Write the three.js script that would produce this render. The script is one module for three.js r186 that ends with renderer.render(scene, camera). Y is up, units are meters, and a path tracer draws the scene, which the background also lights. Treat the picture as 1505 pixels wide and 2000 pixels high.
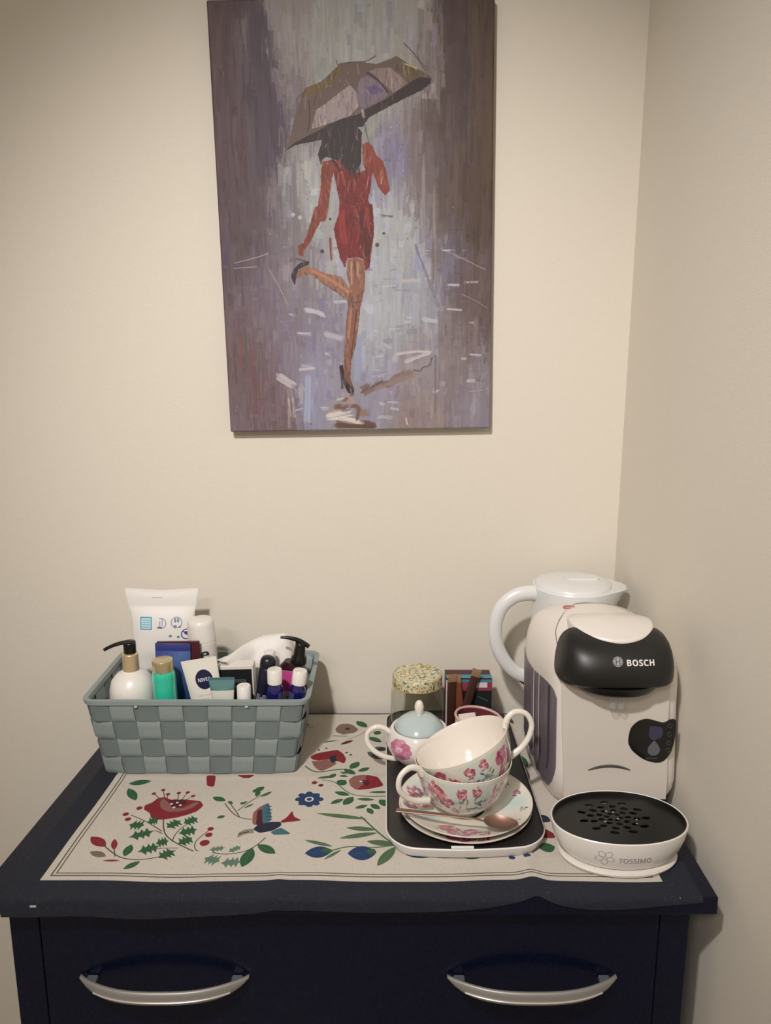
import * as THREE from 'three';
import { RoundedBoxGeometry } from 'three/addons/geometries/RoundedBoxGeometry.js';
import { TextGeometry } from 'three/addons/geometries/TextGeometry.js';
import { RectAreaLightUniformsLib } from 'three/addons/lights/RectAreaLightUniformsLib.js';
import { FontLoader } from 'three/addons/loaders/FontLoader.js';
import { mergeGeometries, mergeVertices, toCreasedNormals } from 'three/addons/utils/BufferGeometryUtils.js';

// ---------------------------------------------------------------- camera, light, exposure
const rad = (d) => d * Math.PI / 180;
const scene = new THREE.Scene();
const camera = new THREE.PerspectiveCamera(65.33, 1505 / 2000, 0.05, 20);
camera.position.set(0, 1.407, 1.25);
camera.rotation.x = -12 * Math.PI / 180;
const renderer = new THREE.WebGLRenderer({ antialias: true });
renderer.toneMapping = THREE.LinearToneMapping;
renderer.toneMappingExposure = 1.0;
renderer.shadowMap.enabled = true;
scene.background = new THREE.Color(0x000000);
const LAMP_AT = new THREE.Vector3(-0.34, 2.25, 1.42), LAMP_TO = new THREE.Vector3(0.02, 1.12, 0.10);
const lamp = new THREE.SpotLight(new THREE.Color(1, 0.948, 0.915), 7.4, 0, rad(33), 1, 2);  // unseen ceiling spot; soft cone set so the wall darkens outwards
lamp.position.copy(LAMP_AT); lamp.target.position.copy(LAMP_TO);
lamp.castShadow = true; lamp.shadow.radius = 2.2; lamp.shadow.mapSize.set(2048, 2048); lamp.shadow.bias = -0.0004;
RectAreaLightUniformsLib.init();
const GLOW_AT = new THREE.Vector3(-0.55, 2.345, 2.35);      // added fill light, a ceiling panel out of view behind the camera
const glow = new THREE.RectAreaLight(new THREE.Color(1, 0.952, 0.925), 32, 0.42, 0.42);
glow.position.copy(GLOW_AT); glow.lookAt(GLOW_AT.x, 0, GLOW_AT.z);

// ---------------------------------------------------------------- helpers
const PI = Math.PI;
const clamp = (x, a, b) => Math.min(b, Math.max(a, x)), lerp = (a, b, t) => a + (b - a) * t;
const smooth = (a, b, x) => { const t = clamp((x - a) / (b - a), 0, 1); return t * t * (3 - 2 * t); };
function rng(seed) { let s = seed >>> 0; return () => { s = (s + 0x6d2b79f5) | 0; let t = Math.imul(s ^ (s >>> 15), 1 | s); t = (t + Math.imul(t ^ (t >>> 7), 61 | t)) ^ t; return ((t ^ (t >>> 14)) >>> 0) / 4294967296; }; }
const taken = {};
function numbered(name) { const n = taken[name] ?? 0; taken[name] = n + 1; return n ? `${name}_${String(n).padStart(3, '0')}` : name; }
function shade(m) { m.castShadow = true; m.receiveShadow = true; return m; }
function thing(name, label, category, at = [0, 0, 0], turn = [0, 0, 0], group) {
  const o = new THREE.Group(); o.name = numbered(name); o.position.set(...at); o.rotation.set(...turn);
  o.userData = { label, category }; if (group) o.userData.group = group;
  scene.add(o); return o;
}
function part(name, geo, mat, parent, label) {
  const m = shade(new THREE.Mesh(geo, mat)); m.name = name; if (label) m.userData.label = label; parent.add(m); return m;
}
function solo(name, geo, mat, label, category, at = [0, 0, 0], turn = [0, 0, 0], group) {
  const m = shade(new THREE.Mesh(geo, mat)); m.name = numbered(name); m.position.set(...at); m.rotation.set(...turn);
  m.userData = { label, category }; if (group) m.userData.group = group; scene.add(m); return m;
}
function struct(name, geo, mat) { const m = shade(new THREE.Mesh(geo, mat)); m.name = name; m.userData.kind = 'structure'; scene.add(m); return m; }
const std = (color, roughness = 0.6, extra = {}) => new THREE.MeshStandardMaterial({ color, roughness, ...extra });
const phys = (color, roughness = 0.4, extra = {}) => new THREE.MeshPhysicalMaterial({ color, roughness, ...extra });
const box = (w, h, d, x = 0, y = 0, z = 0, r = 0) => (r ? new RoundedBoxGeometry(w, h, d, 3, r) : new THREE.BoxGeometry(w, h, d)).translate(x, y, z);
const lathe = (pts, seg = 64) => new THREE.LatheGeometry(pts.map((p) => new THREE.Vector2(Math.max(p[0], 0.00001), p[1])), seg);
const curve = (pts, closed = false) => new THREE.CatmullRomCurve3(pts.map((p) => new THREE.Vector3(...p)), closed);
const tube = (pts, r, seg = 48, rs = 12, closed = false) => new THREE.TubeGeometry(curve(pts, closed), seg, r, rs, closed);
// a tube with round ends and a radius that changes along it: r(t), flattened by k across
function limb(pts, r, seg = 48, rs = 14, k = 1) {
  seg = Math.max(seg, 72); rs = Math.max(rs, 24);
  const c = curve(pts), fr = c.computeFrenetFrames(seg), rings = [];
  for (let i = 0; i <= seg; i++) {
    const t = i / seg, p = c.getPointAt(t), rr = r(t), ring = [];
    for (let j = 0; j < rs; j++) { const a = j / rs * 2 * PI; ring.push(p.clone().addScaledVector(fr.normals[i], Math.cos(a) * rr * k).addScaledVector(fr.binormals[i], Math.sin(a) * rr)); }
    rings.push(ring);
  }
  return loft(rings, { crease: 1.0 });
}
// sharp edges kept; the addon welds points closer than a hundredth of a unit, so it works on a thousandfold copy
function creased(g, angle) { g.scale(1000, 1000, 1000); const out = toCreasedNormals(g, angle); out.scale(0.001, 0.001, 0.001); out.normalizeNormals(); return out; }
// rings of points joined into a closed skin; caps at both ends
function loft(rings, { caps = true, crease = 0.7, uv } = {}) {
  const n = rings[0].length, pos = [], idx = [], uvs = [];
  rings.forEach((ring, i) => ring.forEach((p, j) => { pos.push(p.x, p.y, p.z); uvs.push(...(uv ? uv(p, i, j) : [j / n, i / (rings.length - 1)])); }));
  for (let i = 0; i + 1 < rings.length; i++) for (let j = 0; j < n; j++) {
    const a = i * n + j, b = i * n + (j + 1) % n, c = a + n, d = b + n; idx.push(a, b, d, a, d, c);
  }
  if (caps) for (const [i, flip] of [[0, true], [rings.length - 1, false]]) {
    const m = new THREE.Vector3(); rings[i].forEach((p) => m.addScaledVector(p, 1 / n));
    const at = pos.length / 3; pos.push(m.x, m.y, m.z); uvs.push(...(uv ? uv(m, i, 0) : [0.5, i ? 1 : 0]));
    for (let j = 0; j < n; j++) { const a = i * n + j, b = i * n + (j + 1) % n; flip ? idx.push(at, b, a) : idx.push(at, a, b); }
  }
  const g = new THREE.BufferGeometry();
  g.setAttribute('position', new THREE.Float32BufferAttribute(pos, 3)); g.setAttribute('uv', new THREE.Float32BufferAttribute(uvs, 2)); g.setIndex(idx);
  // make the skin face outwards
  let vol = 0; const A = new THREE.Vector3(), B = new THREE.Vector3(), C = new THREE.Vector3();
  for (let i = 0; i < idx.length; i += 3) { A.fromArray(pos, idx[i] * 3); B.fromArray(pos, idx[i + 1] * 3); C.fromArray(pos, idx[i + 2] * 3); vol += A.dot(B.cross(C)); }
  if (vol < 0) { for (let i = 0; i < idx.length; i += 3) { const t = idx[i]; idx[i] = idx[i + 1]; idx[i + 1] = t; } g.setIndex(idx); }
  g.computeVertexNormals();
  return crease ? creased(g, crease) : g;
}
const sgnpow = (v, e) => Math.sign(v) * Math.pow(Math.abs(v), e);
const oval = (cx, y, cz, a, b, n = 2, count = 48) => Array.from({ length: count }, (_, j) => { const t = j / count * 2 * PI; return new THREE.Vector3(cx + a * sgnpow(Math.cos(t), 2 / n), y, cz + b * sgnpow(Math.sin(t), 2 / n)); });
// slab cut from an outline (x, y), thickness d along +z, with a small bevel
function slab(pts, d, bevel = 0, curved = false) {
  const s = new THREE.Shape(); const v = pts.map((p) => new THREE.Vector2(...p));
  if (curved) { s.moveTo(v[0].x, v[0].y); s.splineThru([...v.slice(1), v[0]]); } else s.setFromPoints(v);
  return new THREE.ExtrudeGeometry(s, { depth: d, bevelEnabled: bevel > 0, bevelSize: bevel, bevelThickness: bevel, bevelSegments: 2, curveSegments: 24, steps: 1 });
}
function canvas(w, h, draw, { srgb = true, repeat } = {}) {
  const c = document.createElement('canvas'); c.width = w; c.height = h; draw(c.getContext('2d'), w, h);
  const t = new THREE.CanvasTexture(c); if (srgb) t.colorSpace = THREE.SRGBColorSpace; t.magFilter = THREE.LinearFilter;
  t.wrapS = t.wrapT = repeat ? THREE.RepeatWrapping : THREE.ClampToEdgeWrapping; if (repeat) t.repeat.set(...repeat); t.anisotropy = 8;
  return t;
}
function noiseTex(size, seed, make, repeat) {           // grey height / tint texture from a function of random numbers
  const r = rng(seed), d = new Uint8Array(size * size * 4);
  for (let i = 0; i < size * size; i++) { const v = clamp(make(i % size, (i / size) | 0, r), 0, 1) * 255; d[i * 4] = d[i * 4 + 1] = d[i * 4 + 2] = v; d[i * 4 + 3] = 255; }
  const t = new THREE.DataTexture(d, size, size); t.magFilter = THREE.LinearFilter; t.minFilter = THREE.LinearMipmapLinearFilter; t.generateMipmaps = true; t.wrapS = t.wrapT = THREE.RepeatWrapping; t.repeat.set(...repeat); t.needsUpdate = true; return t;
}
function uvBox(g, k = 1) {                              // uv in metres from whichever axis the face looks along
  if (g.index) g = g.toNonIndexed(); const p = g.attributes.position, n = g.attributes.normal, uv = new Float32Array(p.count * 2);
  for (let i = 0; i < p.count; i++) {
    const ax = Math.abs(n.getX(i)), ay = Math.abs(n.getY(i)), az = Math.abs(n.getZ(i));
    const [u, v] = ax > ay && ax > az ? [p.getZ(i), p.getY(i)] : ay > az ? [p.getX(i), p.getZ(i)] : [p.getX(i), p.getY(i)]; uv[i * 2] = u * k; uv[i * 2 + 1] = v * k;
  }
  g.setAttribute('uv', new THREE.BufferAttribute(uv, 2)); return g;
}
const FONT = await new FontLoader().loadAsync('fonts/droid/droid_sans_bold.typeface.json');
const THIN = await new FontLoader().loadAsync('fonts/droid/droid_sans_regular.typeface.json');
// raised lettering laid on a surface z = zAt(x, y)
function letters(text, size, x, y, zAt, font = FONT, depth = 0.0005, stretch = 1) {
  const g = new TextGeometry(text, { font, size, depth, curveSegments: 4, bevelEnabled: false }); g.scale(stretch, 1, 1); g.translate(x, y, 0);
  const p = g.attributes.position; for (let i = 0; i < p.count; i++) p.setZ(i, p.getZ(i) + zAt(p.getX(i), p.getY(i)));
  g.computeVertexNormals(); return g;
}
const T = 0.80, CT = 0.8016;                            // height of the dresser top, and of the cloth on it

// ---------------------------------------------------------------- the room
const plaster = noiseTex(256, 11, (x, y, r) => 0.5 + (r() - 0.5) * 0.7, [9, 9]);
const wallPaint = std('#ddd6c9', 0.86, { bumpMap: plaster, bumpScale: 0.00035 });
const WALL_TURN = rad(2.8);
struct('wall_back', uvBox(box(2.2, 2.5, 0.12, -0.6, 1.25, -0.06)), wallPaint);
{ const w = struct('wall_right', uvBox(box(0.12, 2.5, 3.6, 0.06, 1.25, 1.75)), wallPaint); w.position.set(0.3725, 0, 0); w.rotation.y = WALL_TURN; }
struct('wall_left', uvBox(box(0.12, 2.5, 3.6, -1.66, 1.25, 1.75)), wallPaint);
struct('wall_front', uvBox(box(2.4, 2.5, 0.12, -0.5, 1.25, 3.5)), wallPaint);
struct('ceiling', box(2.6, 0.12, 3.9, -0.5, 2.46, 1.75), std('#ece8df', 0.9));
struct('floor', box(2.6, 0.12, 3.9, -0.5, -0.06, 1.75), std('#b3a89a', 0.6, { roughnessMap: plaster }));  // out of view, as are ceiling and far walls; pale for bounced light
{
  const f = thing('unseen_ceiling_spotlight', 'unseen small white ceiling spotlight behind the camera, placed to light the corner', 'lamp', LAMP_AT.toArray());
  const dir = LAMP_TO.clone().sub(LAMP_AT).normalize(), q = new THREE.Quaternion().setFromUnitVectors(new THREE.Vector3(0, -1, 0), dir), white = std('#e8e6e0', 0.4);
  part('ceiling_plate', lathe([[0, 0.15], [0.05, 0.15], [0.05, 0.138], [0, 0.135]]), white, f);
  part('arm', new THREE.CylinderGeometry(0.008, 0.008, 0.09, 16).translate(0, 0.095, 0), white, f);
  const shadeMesh = part('lamp_shade', lathe([[0, 0.055], [0.022, 0.055], [0.05, 0.0], [0.048, 0.0], [0.02, 0.05], [0, 0.05]]), white, f); shadeMesh.quaternion.copy(q);
  const bulb = part('bulb', new THREE.SphereGeometry(0.022, 24, 16), std('#fff4e0', 0.5, { emissive: new THREE.Color(1, 0.9, 0.75), emissiveIntensity: 3 }), f); bulb.position.copy(dir).multiplyScalar(-0.022);
  scene.add(lamp, lamp.target); lamp.name = 'lamp_beam'; lamp.position.copy(LAMP_AT).addScaledVector(dir, 0.03); glow.name = 'added_fill_glow'; scene.add(glow);
  const c = thing('added_fill_light', 'added round fill light on the ceiling, out of view behind the camera', 'lamp', [GLOW_AT.x, 2.4, GLOW_AT.z]);
  part('ring', lathe([[0.24, 0], [0.25, -0.004], [0.25, -0.046], [0.238, -0.05], [0.232, -0.044], [0.232, 0]]), white, c);
  part('diffuser', lathe([[0, -0.044], [0.232, -0.044], [0.232, -0.040], [0, -0.040]]), std('#f4efe4', 0.7, { emissive: new THREE.Color(1, 0.94, 0.86), emissiveIntensity: 1.5 }), c, 'glowing frosted disc of the added fill light');
}

// ---------------------------------------------------------------- chest of drawers
const navyGrain = noiseTex(128, 5, (x, y, r) => 0.55 + (r() - 0.5) * 0.5, [6, 6]);
const navy = phys('#0a0f24', 0.42, { specularIntensity: 0.55, roughnessMap: navyGrain, bumpMap: navyGrain, bumpScale: 0.00003 });
const dresser = thing('chest_of_drawers', 'navy blue painted chest of drawers with silver bow handles in the corner', 'chest of drawers');
{
  const top = slab([[-0.4585, -0.4655], [0.371, -0.4655], [0.371, -0.014], [-0.431, -0.014]], 0.0205, 0.0008).rotateX(-PI / 2).translate(0, T - 0.0213, 0);
  part('top_board', uvBox(top), navy, dresser);
  const x0 = -0.4335, x1 = 0.3505, fz = 0.448, D = 0.43;
  part('side_panel', uvBox(box(0.034, 0.778, D, x0 + 0.017, 0.389, fz - D / 2, 0.0015)), navy, dresser);
  part('side_panel', uvBox(box(0.034, 0.778, D, x1 - 0.017, 0.389, fz - D / 2, 0.0015)), navy, dresser);
  part('back_panel', box(x1 - x0 - 0.07, 0.74, 0.006, (x0 + x1) / 2, 0.407, fz - D + 0.006), navy, dresser);
  part('plinth', box(x1 - x0 - 0.07, 0.05, 0.018, (x0 + x1) / 2, 0.026, fz - 0.02), navy, dresser);
  const silver = phys('#9d9a95', 0.44, { metalness: 0.4 }), w = x1 - x0 - 0.0683;
  // bow handle: a broad flat strap bent outwards, with a grooved line, its highlight a pale bead, on two feet
  const strap = (hw, top, bot, out) => {
    const rings = []; const n = 40;
    for (let i = 0; i <= n; i++) {
      const t = i / n * 2 - 1, x = t * hw, z = out * (1 - Math.pow(Math.abs(t), 2.6)) + 0.003, h = lerp(1, 0.12, Math.pow(Math.abs(t), 7)), ring = [];
      for (let j = 0; j < 16; j++) { const a = j / 16 * 2 * PI; ring.push(new THREE.Vector3(x, (top + bot) / 2 + sgnpow(Math.sin(a), 0.7) * (top - bot) / 2 * h + (1 - h) * (top - bot) * 0.42 - 0.001 * t * t, z + sgnpow(Math.cos(a), 0.7) * 0.0032)); }
      rings.push(ring);
    }
    return loft(rings, { crease: 1.2 });
  };
  const HW = 0.0985, strapGeo = strap(HW, 0.0085, -0.0085, 0.027);
  const bead = tube(Array.from({ length: 13 }, (_, i) => { const t = (i / 12 * 2 - 1) * 0.8; return [t * HW, -0.003, 0.027 * (1 - Math.pow(Math.abs(t), 2.6)) + 0.0066]; }), 0.0011, 40, 8);
  const foot = box(0.013, 0.0075, 0.012, 0, -0.001, 0.006, 0.002), dullMetal = phys('#6d7480', 0.45, { metalness: 0.4 });
  for (let k = 0; k < 4; k++) {
    const h = k ? 0.178 : 0.172, y = k ? 0.775 - 0.172 - 0.0045 - (k - 0.5) * 0.182 : 0.775 - 0.086;
    const d = part('drawer', uvBox(box(w, h, 0.02, (x0 + x1) / 2, y, fz - 0.0112, 0.0015)), navy, dresser);
    for (const hx of [-0.2575, 0.1705]) {
      const g = part('handle', strapGeo, silver, d, 'silver bow handle with a pale bead for the highlight along it');
      g.position.set(hx, y - 0.011, fz);
      part('groove_highlight', bead, phys('#e4e0d8', 0.25, { metalness: 0.6 }), g);
      for (const s of [-1, 1]) { const m = part('foot', foot, dullMetal, g); m.position.set(s * (HW - 0.014), 0.002, -0.0008); }
    }
  }
}

// ---------------------------------------------------------------- printed cloth
const CW = 0.784, CL = 0.476;                           // cloth seen: width and run from the wall to the hem
const clothPrint = canvas(2040, 1240, (c, cw, ch) => {
  const r = rng(77); c.scale(cw / 784, ch / 476);
  const G = '#2c5a3a', R = '#82202a', M = '#4f1822', P = '#8d5f58', T = '#4b4636', W = '#e6dfd2', U = '#1f3c66', K = '#22233a', A = '#3e6c78', E = '#8b8778', H = '#4d6a48', V = '#5f7a6a', N = '#7a675a', Q = '#47514a';
  c.fillStyle = '#1b202d'; c.fillRect(0, 0, 784, 476);
  c.fillStyle = '#cfc7bb'; c.fillRect(31, -5, 717, 426);
  c.strokeStyle = '#4a4540'; c.lineWidth = 1.5; c.strokeRect(40, -20, 699, 432.5); c.lineWidth = 1.3; c.strokeRect(44.5, -20, 690, 428);
  const path = (a) => { c.beginPath(); const n = a.length / 2, at = (i) => [a[((i + n) % n) * 2], a[((i + n) % n) * 2 + 1]]; let [x, y] = at(0), [u, v] = at(-1); c.moveTo((x + u) / 2, (y + v) / 2); for (let i = 0; i < n; i++) { [x, y] = at(i);[u, v] = at(i + 1); c.lineTo((x * 3 + at(i - 1)[0]) / 4, (y * 3 + at(i - 1)[1]) / 4); c.quadraticCurveTo(x, y, (x * 3 + u) / 4, (y * 3 + v) / 4); } c.closePath(); };
  const B = (col, ...a) => { c.fillStyle = col; path(a); c.fill(); };
  const S = (col, w, ...a) => { c.strokeStyle = col; c.lineWidth = w; c.lineCap = 'round'; c.beginPath(); c.moveTo(a[0], a[1]); for (let i = 2; i + 2 < a.length; i += 2) c.quadraticCurveTo(a[i], a[i + 1], (a[i] + a[i + 2]) / 2, (a[i + 1] + a[i + 3]) / 2); c.lineTo(a[a.length - 2], a[a.length - 1]); c.stroke(); };
  const D = (x, y, rr, col) => { c.fillStyle = col; c.beginPath(); c.arc(x, y, rr, 0, 7); c.fill(); };
  const L = (x, y, u, v, w, col) => { const dx = u - x, dy = v - y, l = Math.hypot(dx, dy) || 1, nx = -dy / l * w * 0.62, ny = dx / l * w * 0.62; c.fillStyle = col; c.beginPath(); c.moveTo(x, y); c.bezierCurveTo(x + dx * 0.3 + nx, y + dy * 0.3 + ny, x + dx * 0.7 + nx, y + dy * 0.7 + ny, u, v); c.bezierCurveTo(x + dx * 0.7 - nx, y + dy * 0.7 - ny, x + dx * 0.3 - nx, y + dy * 0.3 - ny, x, y); c.fill(); c.globalAlpha = 0.25; S('#dfd6c4', 0.5, x + dx * 0.1, y + dy * 0.1, u - dx * 0.1, v - dy * 0.1); c.globalAlpha = 1; };
  const J = (x, y, u, v, w, col) => { const dx = u - x, dy = v - y, l = Math.hypot(dx, dy) || 1; L(x, y, u, v, w * 0.7, col); for (const t of [0.25, 0.5, 0.72]) for (const s of [-1, 1]) { const bx = x + dx * t, by = y + dy * t; c.fillStyle = col; c.beginPath(); c.moveTo(bx - dx * 0.14, by - dy * 0.14); c.lineTo(bx + dx * 0.06 - s * dy / l * w * 0.66, by + dy * 0.06 + s * dx / l * w * 0.66); c.lineTo(bx + dx * 0.16, by + dy * 0.16); c.fill(); } };
  L(57,214,87,208,15,G); L(61,226,83,256,13,G); S(M,1,102,240,117,255); D(102,240,3,R); S(M,1,112,231,121,252); D(112,231,3,R); S(M,1,122,241,124,253); D(122,241,3,R); S(M,1,136,238,139,253); D(136,238,3,R);
  S(M,1,148,236,145,254); D(148,236,3,R); S(M,1,158,245,151,254); D(158,245,3,R); B(R,99,268,107,261,111,251,119,248,132,255,147,253,163,256,172,258,179,269,174,282,163,290,149,296,132,300,117,296,112,285,101,277);
  B(P,117,261,118,250,129,261,139,274,153,274,164,261,172,260,166,274,152,282,134,282,123,274); B(M,128,256,136,253,153,256,154,266,145,272,137,272); D(134,264,2,W); D(140,272,2,W); D(141,261,2,W); D(147,267,2,W);
  S(T,1.6,135,300,142,325,159,345,192,364); S(T,1.3,89,290,113,302,141,325); S(T,1.3,104,338,128,320,143,330); S(T,1.3,161,346,158,325,179,297); S(T,1.2,126,368,149,360,172,359); J(94,311,114,312,17,G); J(116,305,128,299,17,G);
  J(145,318,158,302,17,G); J(164,309,179,297,17,G); J(104,338,130,325,17,G); J(164,330,185,321,17,G); J(142,351,156,345,17,G); J(170,351,184,338,17,G); J(126,368,148,356,17,G); J(155,379,169,364,17,G); D(81,288,4,R);
  D(88,299,4,R); D(94,274,4,R); D(202,320,4,R); D(203,332,4.5,R); D(202,348,6,R); S(T,1.2,200,325,189,342,192,359,198,364); L(56,338,82,358,15,R); L(87,342,95,364,8,R); L(67,368,90,377,11,N); L(89,385,110,385,4,R);
  S(T,1.5,82,358,102,377,124,384,141,382,160,375,170,364); S(T,1.3,95,364,101,377); L(112,353,113,377,12,G); L(120,401,135,386,10,G); B(R,162,192,176,192,181,222,170,219); B(R,206,192,233,192,227,200,217,200);
  L(186,248,206,258,11,G); S(T,1.3,207,264,219,283,235,297,251,300); S(T,1.3,212,261,227,283,233,294); S(T,1.3,228,280,239,258,253,241); L(228,266,236,258,5,G); L(241,234,252,221,11,G); L(246,229,246,246,8,G);
  L(252,246,265,233,6,G); L(235,274,246,263,4,G); L(204,297,214,292,7,G); L(210,258,217,265,6,G); L(239,236,245,226,8,G); L(228,264,231,260,5,G); B(P,254,312,249,286,255,271,266,260,276,296,276,305,267,312);
  B(M,259,314,254,279,260,276,269,311); B(A,267,311,259,274,266,260,276,296,276,305); S(U,1.6,264,268,271,270); S(U,1.6,266,276,273,278); S(U,1.6,267,285,274,286); S(U,1.6,269,293,276,294); S(U,1.6,270,301,277,301);
  B(K,257,322,260,314,276,306,290,306,292,314,283,325,267,330); B(E,240,339,240,328,246,322,257,320,260,330,250,331); S(K,1.6,241,331,247,328,252,327); B(R,289,305,296,296,301,280,305,294,317,302,301,306,292,308);
  B(A,280,328,292,318,308,332,286,334); S(T,1.4,276,340,270,353,257,367,235,372,217,367); L(269,353,294,371,14,G); L(264,360,259,396,17,G); J(211,362,230,358,9,V); J(236,367,249,356,9,V); J(210,377,230,385,16,V);
  J(232,388,256,386,15,V); D(320,253,15,U); D(335,253,4.5,U); D(331,263,4.5,U); D(322,267,4.5,U); D(311,263,4.5,U); D(305,253,4.5,U); D(308,243,4.5,U); D(318,239,4.5,U); D(329,243,4.5,U); D(320,253,6,W); D(320,253,3.6,U);
  L(334,285,402,299,9,H); S(H,2.5,394,294,412,320,428,340,440,353); L(376,318,415,322,10,H); L(369,341,417,328,10,H); L(404,346,439,351,12,H); L(440,356,419,393,14,H); L(326,344,363,358,7,H); L(354,384,374,364,5,H);
  S(H,2,361,367,381,355,407,360,438,353); L(330,371,363,367,24,U); L(349,364,364,368,9,G); L(382,371,417,368,29,U); L(405,364,417,368,12,G);
  B(R,306,139,315,128,329,123,346,118,356,130,362,146,360,159,347,151,331,146,320,151,310,146); B(P,310,150,320,152,331,146,350,158,341,170,329,181,321,175,314,163); B(K,337,137,345,134,348,151,343,158,337,149); D(317,118,2,M);
  D(328,113,2,M); D(361,127,2,M); D(368,134,2,M); S(H,2.6,303,167,314,181,328,184,343,178,364,175); B(P,370,205,378,194,394,190,399,205,396,228,383,230,374,220); B(R,394,190,412,196,422,220,400,228,383,230,395,212);
  B(M,390,205,399,204,401,216,394,219); D(388,208,2,W); B(N,336,51,342,36,353,33,363,36,375,54,368,65,357,68,351,71,338,62); D(356,51,4,M); L(370,174,382,154,14,G); L(382,181,399,170,10,G); L(361,175,379,189,12,G);
  L(369,23,388,46,15,G); L(349,102,369,89,8,M); L(318,96,346,88,4,H); L(400,62,412,68,15,G); L(392,79,414,96,13,G); L(404,112,423,120,13,Q); L(393,126,420,146,17,Q); L(324,201,351,196,6,G); L(343,201,350,188,9,G);
  L(356,218,366,205,17,G); L(356,184,367,187,6,G); L(356,195,369,196,6,G); L(353,235,375,243,10,G); L(368,266,380,247,14,G); L(350,263,367,252,9,G); L(385,252,410,255,7,G); L(416,255,431,270,14,G); L(405,265,418,277,10,G);
  L(384,274,401,268,8,G); L(401,274,409,288,9,G); L(401,236,430,236,6,G); L(284,32,291,42,5,H); L(286,46,301,47,2,H); S(H,1.6,332,205,347,207,358,218,366,230,378,242,401,247,431,246); S(H,1.6,335,75,358,76);
  S(N,1.2,359,86,379,73,386,60); D(322,212,4,R); D(332,219,3.5,M); L(628,134,633,170,13,G); L(622,155,630,208,14,Q); L(624,2,633,35,9,T); L(618,78,623,128,12,Q); L(607,109,618,71,8,G); B(R,621,327,632,320,641,330,641,340,619,340);
  L(624,292,642,304,18,K); L(621,301,632,298,14,P); L(617,362,637,357,20,G); S(T,1.4,607,373,618,358,625,351); L(453,372,488,373,13,U); L(480,368,491,374,9,R); L(488,377,522,369,11,V); L(516,370,542,379,13,G); D(583,369,3,U);
  D(580,365,3,U); D(586,365,3,U); D(598,380,3,U); D(601,379,3,U); D(580,380,3,U); D(582,381,3,U);
  for (let i = 0; i < 26000; i++) { c.globalAlpha = 0.05 + r() * 0.06; c.fillStyle = r() < 0.5 ? '#fff' : '#000'; const x = r() * 784, y = r() * 476; r() < 0.5 ? c.fillRect(x, y, 2 + r() * 5, 0.35) : c.fillRect(x, y, 0.35, 2 + r() * 5); }
  c.globalAlpha = 0.12; for (let i = 0; i < 500; i++) { c.fillStyle = '#b9b5ad'; D(r() * 784, 424 + r() * 50, 0.3 + r() * 0.5, '#b9b5ad'); }
  c.globalAlpha = 1; c.fillStyle = '#cfcac4'; c.fillRect(34, 458, 7, 2.6); c.fillStyle = '#7d7f84'; c.fillRect(758, 447, 1.6, 1.2); c.fillRect(612, 444, 1.4, 1);
});
{
  const weave = noiseTex(256, 8, (x, y, r) => 0.5 + 0.22 * ((x + y) % 2 ? 1 : -1) + (r() - 0.5) * 0.6, [60, 36]);
  const left = (z) => -0.43 + (0.4554 - z) * 0.062, RIGHT = 0.354, nx = 196, nv = 150, pos = [], uv = [], idx = [];
  const EDGE = 0.4655;                                   // where the board ends and the cloth turns down over it
  const hem = (s) => CL - 0.006 + 0.004 * Math.sin(s * 9 + 0.6) * (1 - s) - 0.009 * smooth(0.3, 0.8, s) - 0.008 * Math.exp(-(((s - 0.76) / 0.045) ** 2)) - 0.007 * smooth(0.84, 1, s);
  const ripple = (x, v, s) => 0.0007 * Math.exp(-(((v - 0.196) / 0.006) ** 2)) + 0.0030 * Math.exp(-(((s - 0.765) / 0.014) ** 2)) * smooth(0.30, 0.43, v) + 0.0016 * Math.exp(-(((s - 0.39) / 0.012) ** 2)) * smooth(0.36, 0.44, v) * 1.0 + 0.0003 * (1 + Math.sin(x * 57 + v * 31)) + 0.0003 * (1 + Math.sin(x * 23 - v * 44));
  for (let i = 0; i <= nv; i++) for (let j = 0; j <= nx; j++) {
    const s = j / nx, v = hem(s) * (i / nv);
    let z = 0.019 + v, y = CT - 0.0012, x = lerp(left(Math.min(z, EDGE)), RIGHT, s);
    const shift = 0.0022 * Math.sin(s * 19) * smooth(0.30, 0.44, v) + 0.0030 * Math.exp(-(((s - 0.765) / 0.02) ** 2)) * smooth(0.3, 0.43, v);
    z -= shift; y += ripple(x, v, s);
    const past = z - EDGE + 0.001;
    if (past > 0) { const R = 0.0045, a = Math.min(past / R, PI / 2); z = EDGE - 0.001 + Math.sin(a) * R; y = y - (1 - Math.cos(a)) * R - Math.max(0, past - R * PI / 2); z += 0.0006 * (1 + Math.sin(s * 40)) * clamp(past / 0.01, 0, 1); }
    pos.push(x, y, z); uv.push(s, 1 - v / CL);
  }
  const n1 = nx + 1; for (let i = 0; i < nv; i++) for (let j = 0; j < nx; j++) { const a = i * n1 + j; idx.push(a, a + n1, a + 1, a + 1, a + n1, a + n1 + 1); }
  const g = new THREE.BufferGeometry(); g.setAttribute('position', new THREE.Float32BufferAttribute(pos, 3)); g.setAttribute('uv', new THREE.Float32BufferAttribute(uv, 2)); g.setIndex(idx); g.computeVertexNormals();
  solo('table_runner', g, std('#ffffff', 0.92, { map: clothPrint, bumpMap: weave, bumpScale: 0.0003, side: THREE.DoubleSide }), 'cream cotton cloth printed with red flowers and birds inside a navy border', 'tablecloth');
}

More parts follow.
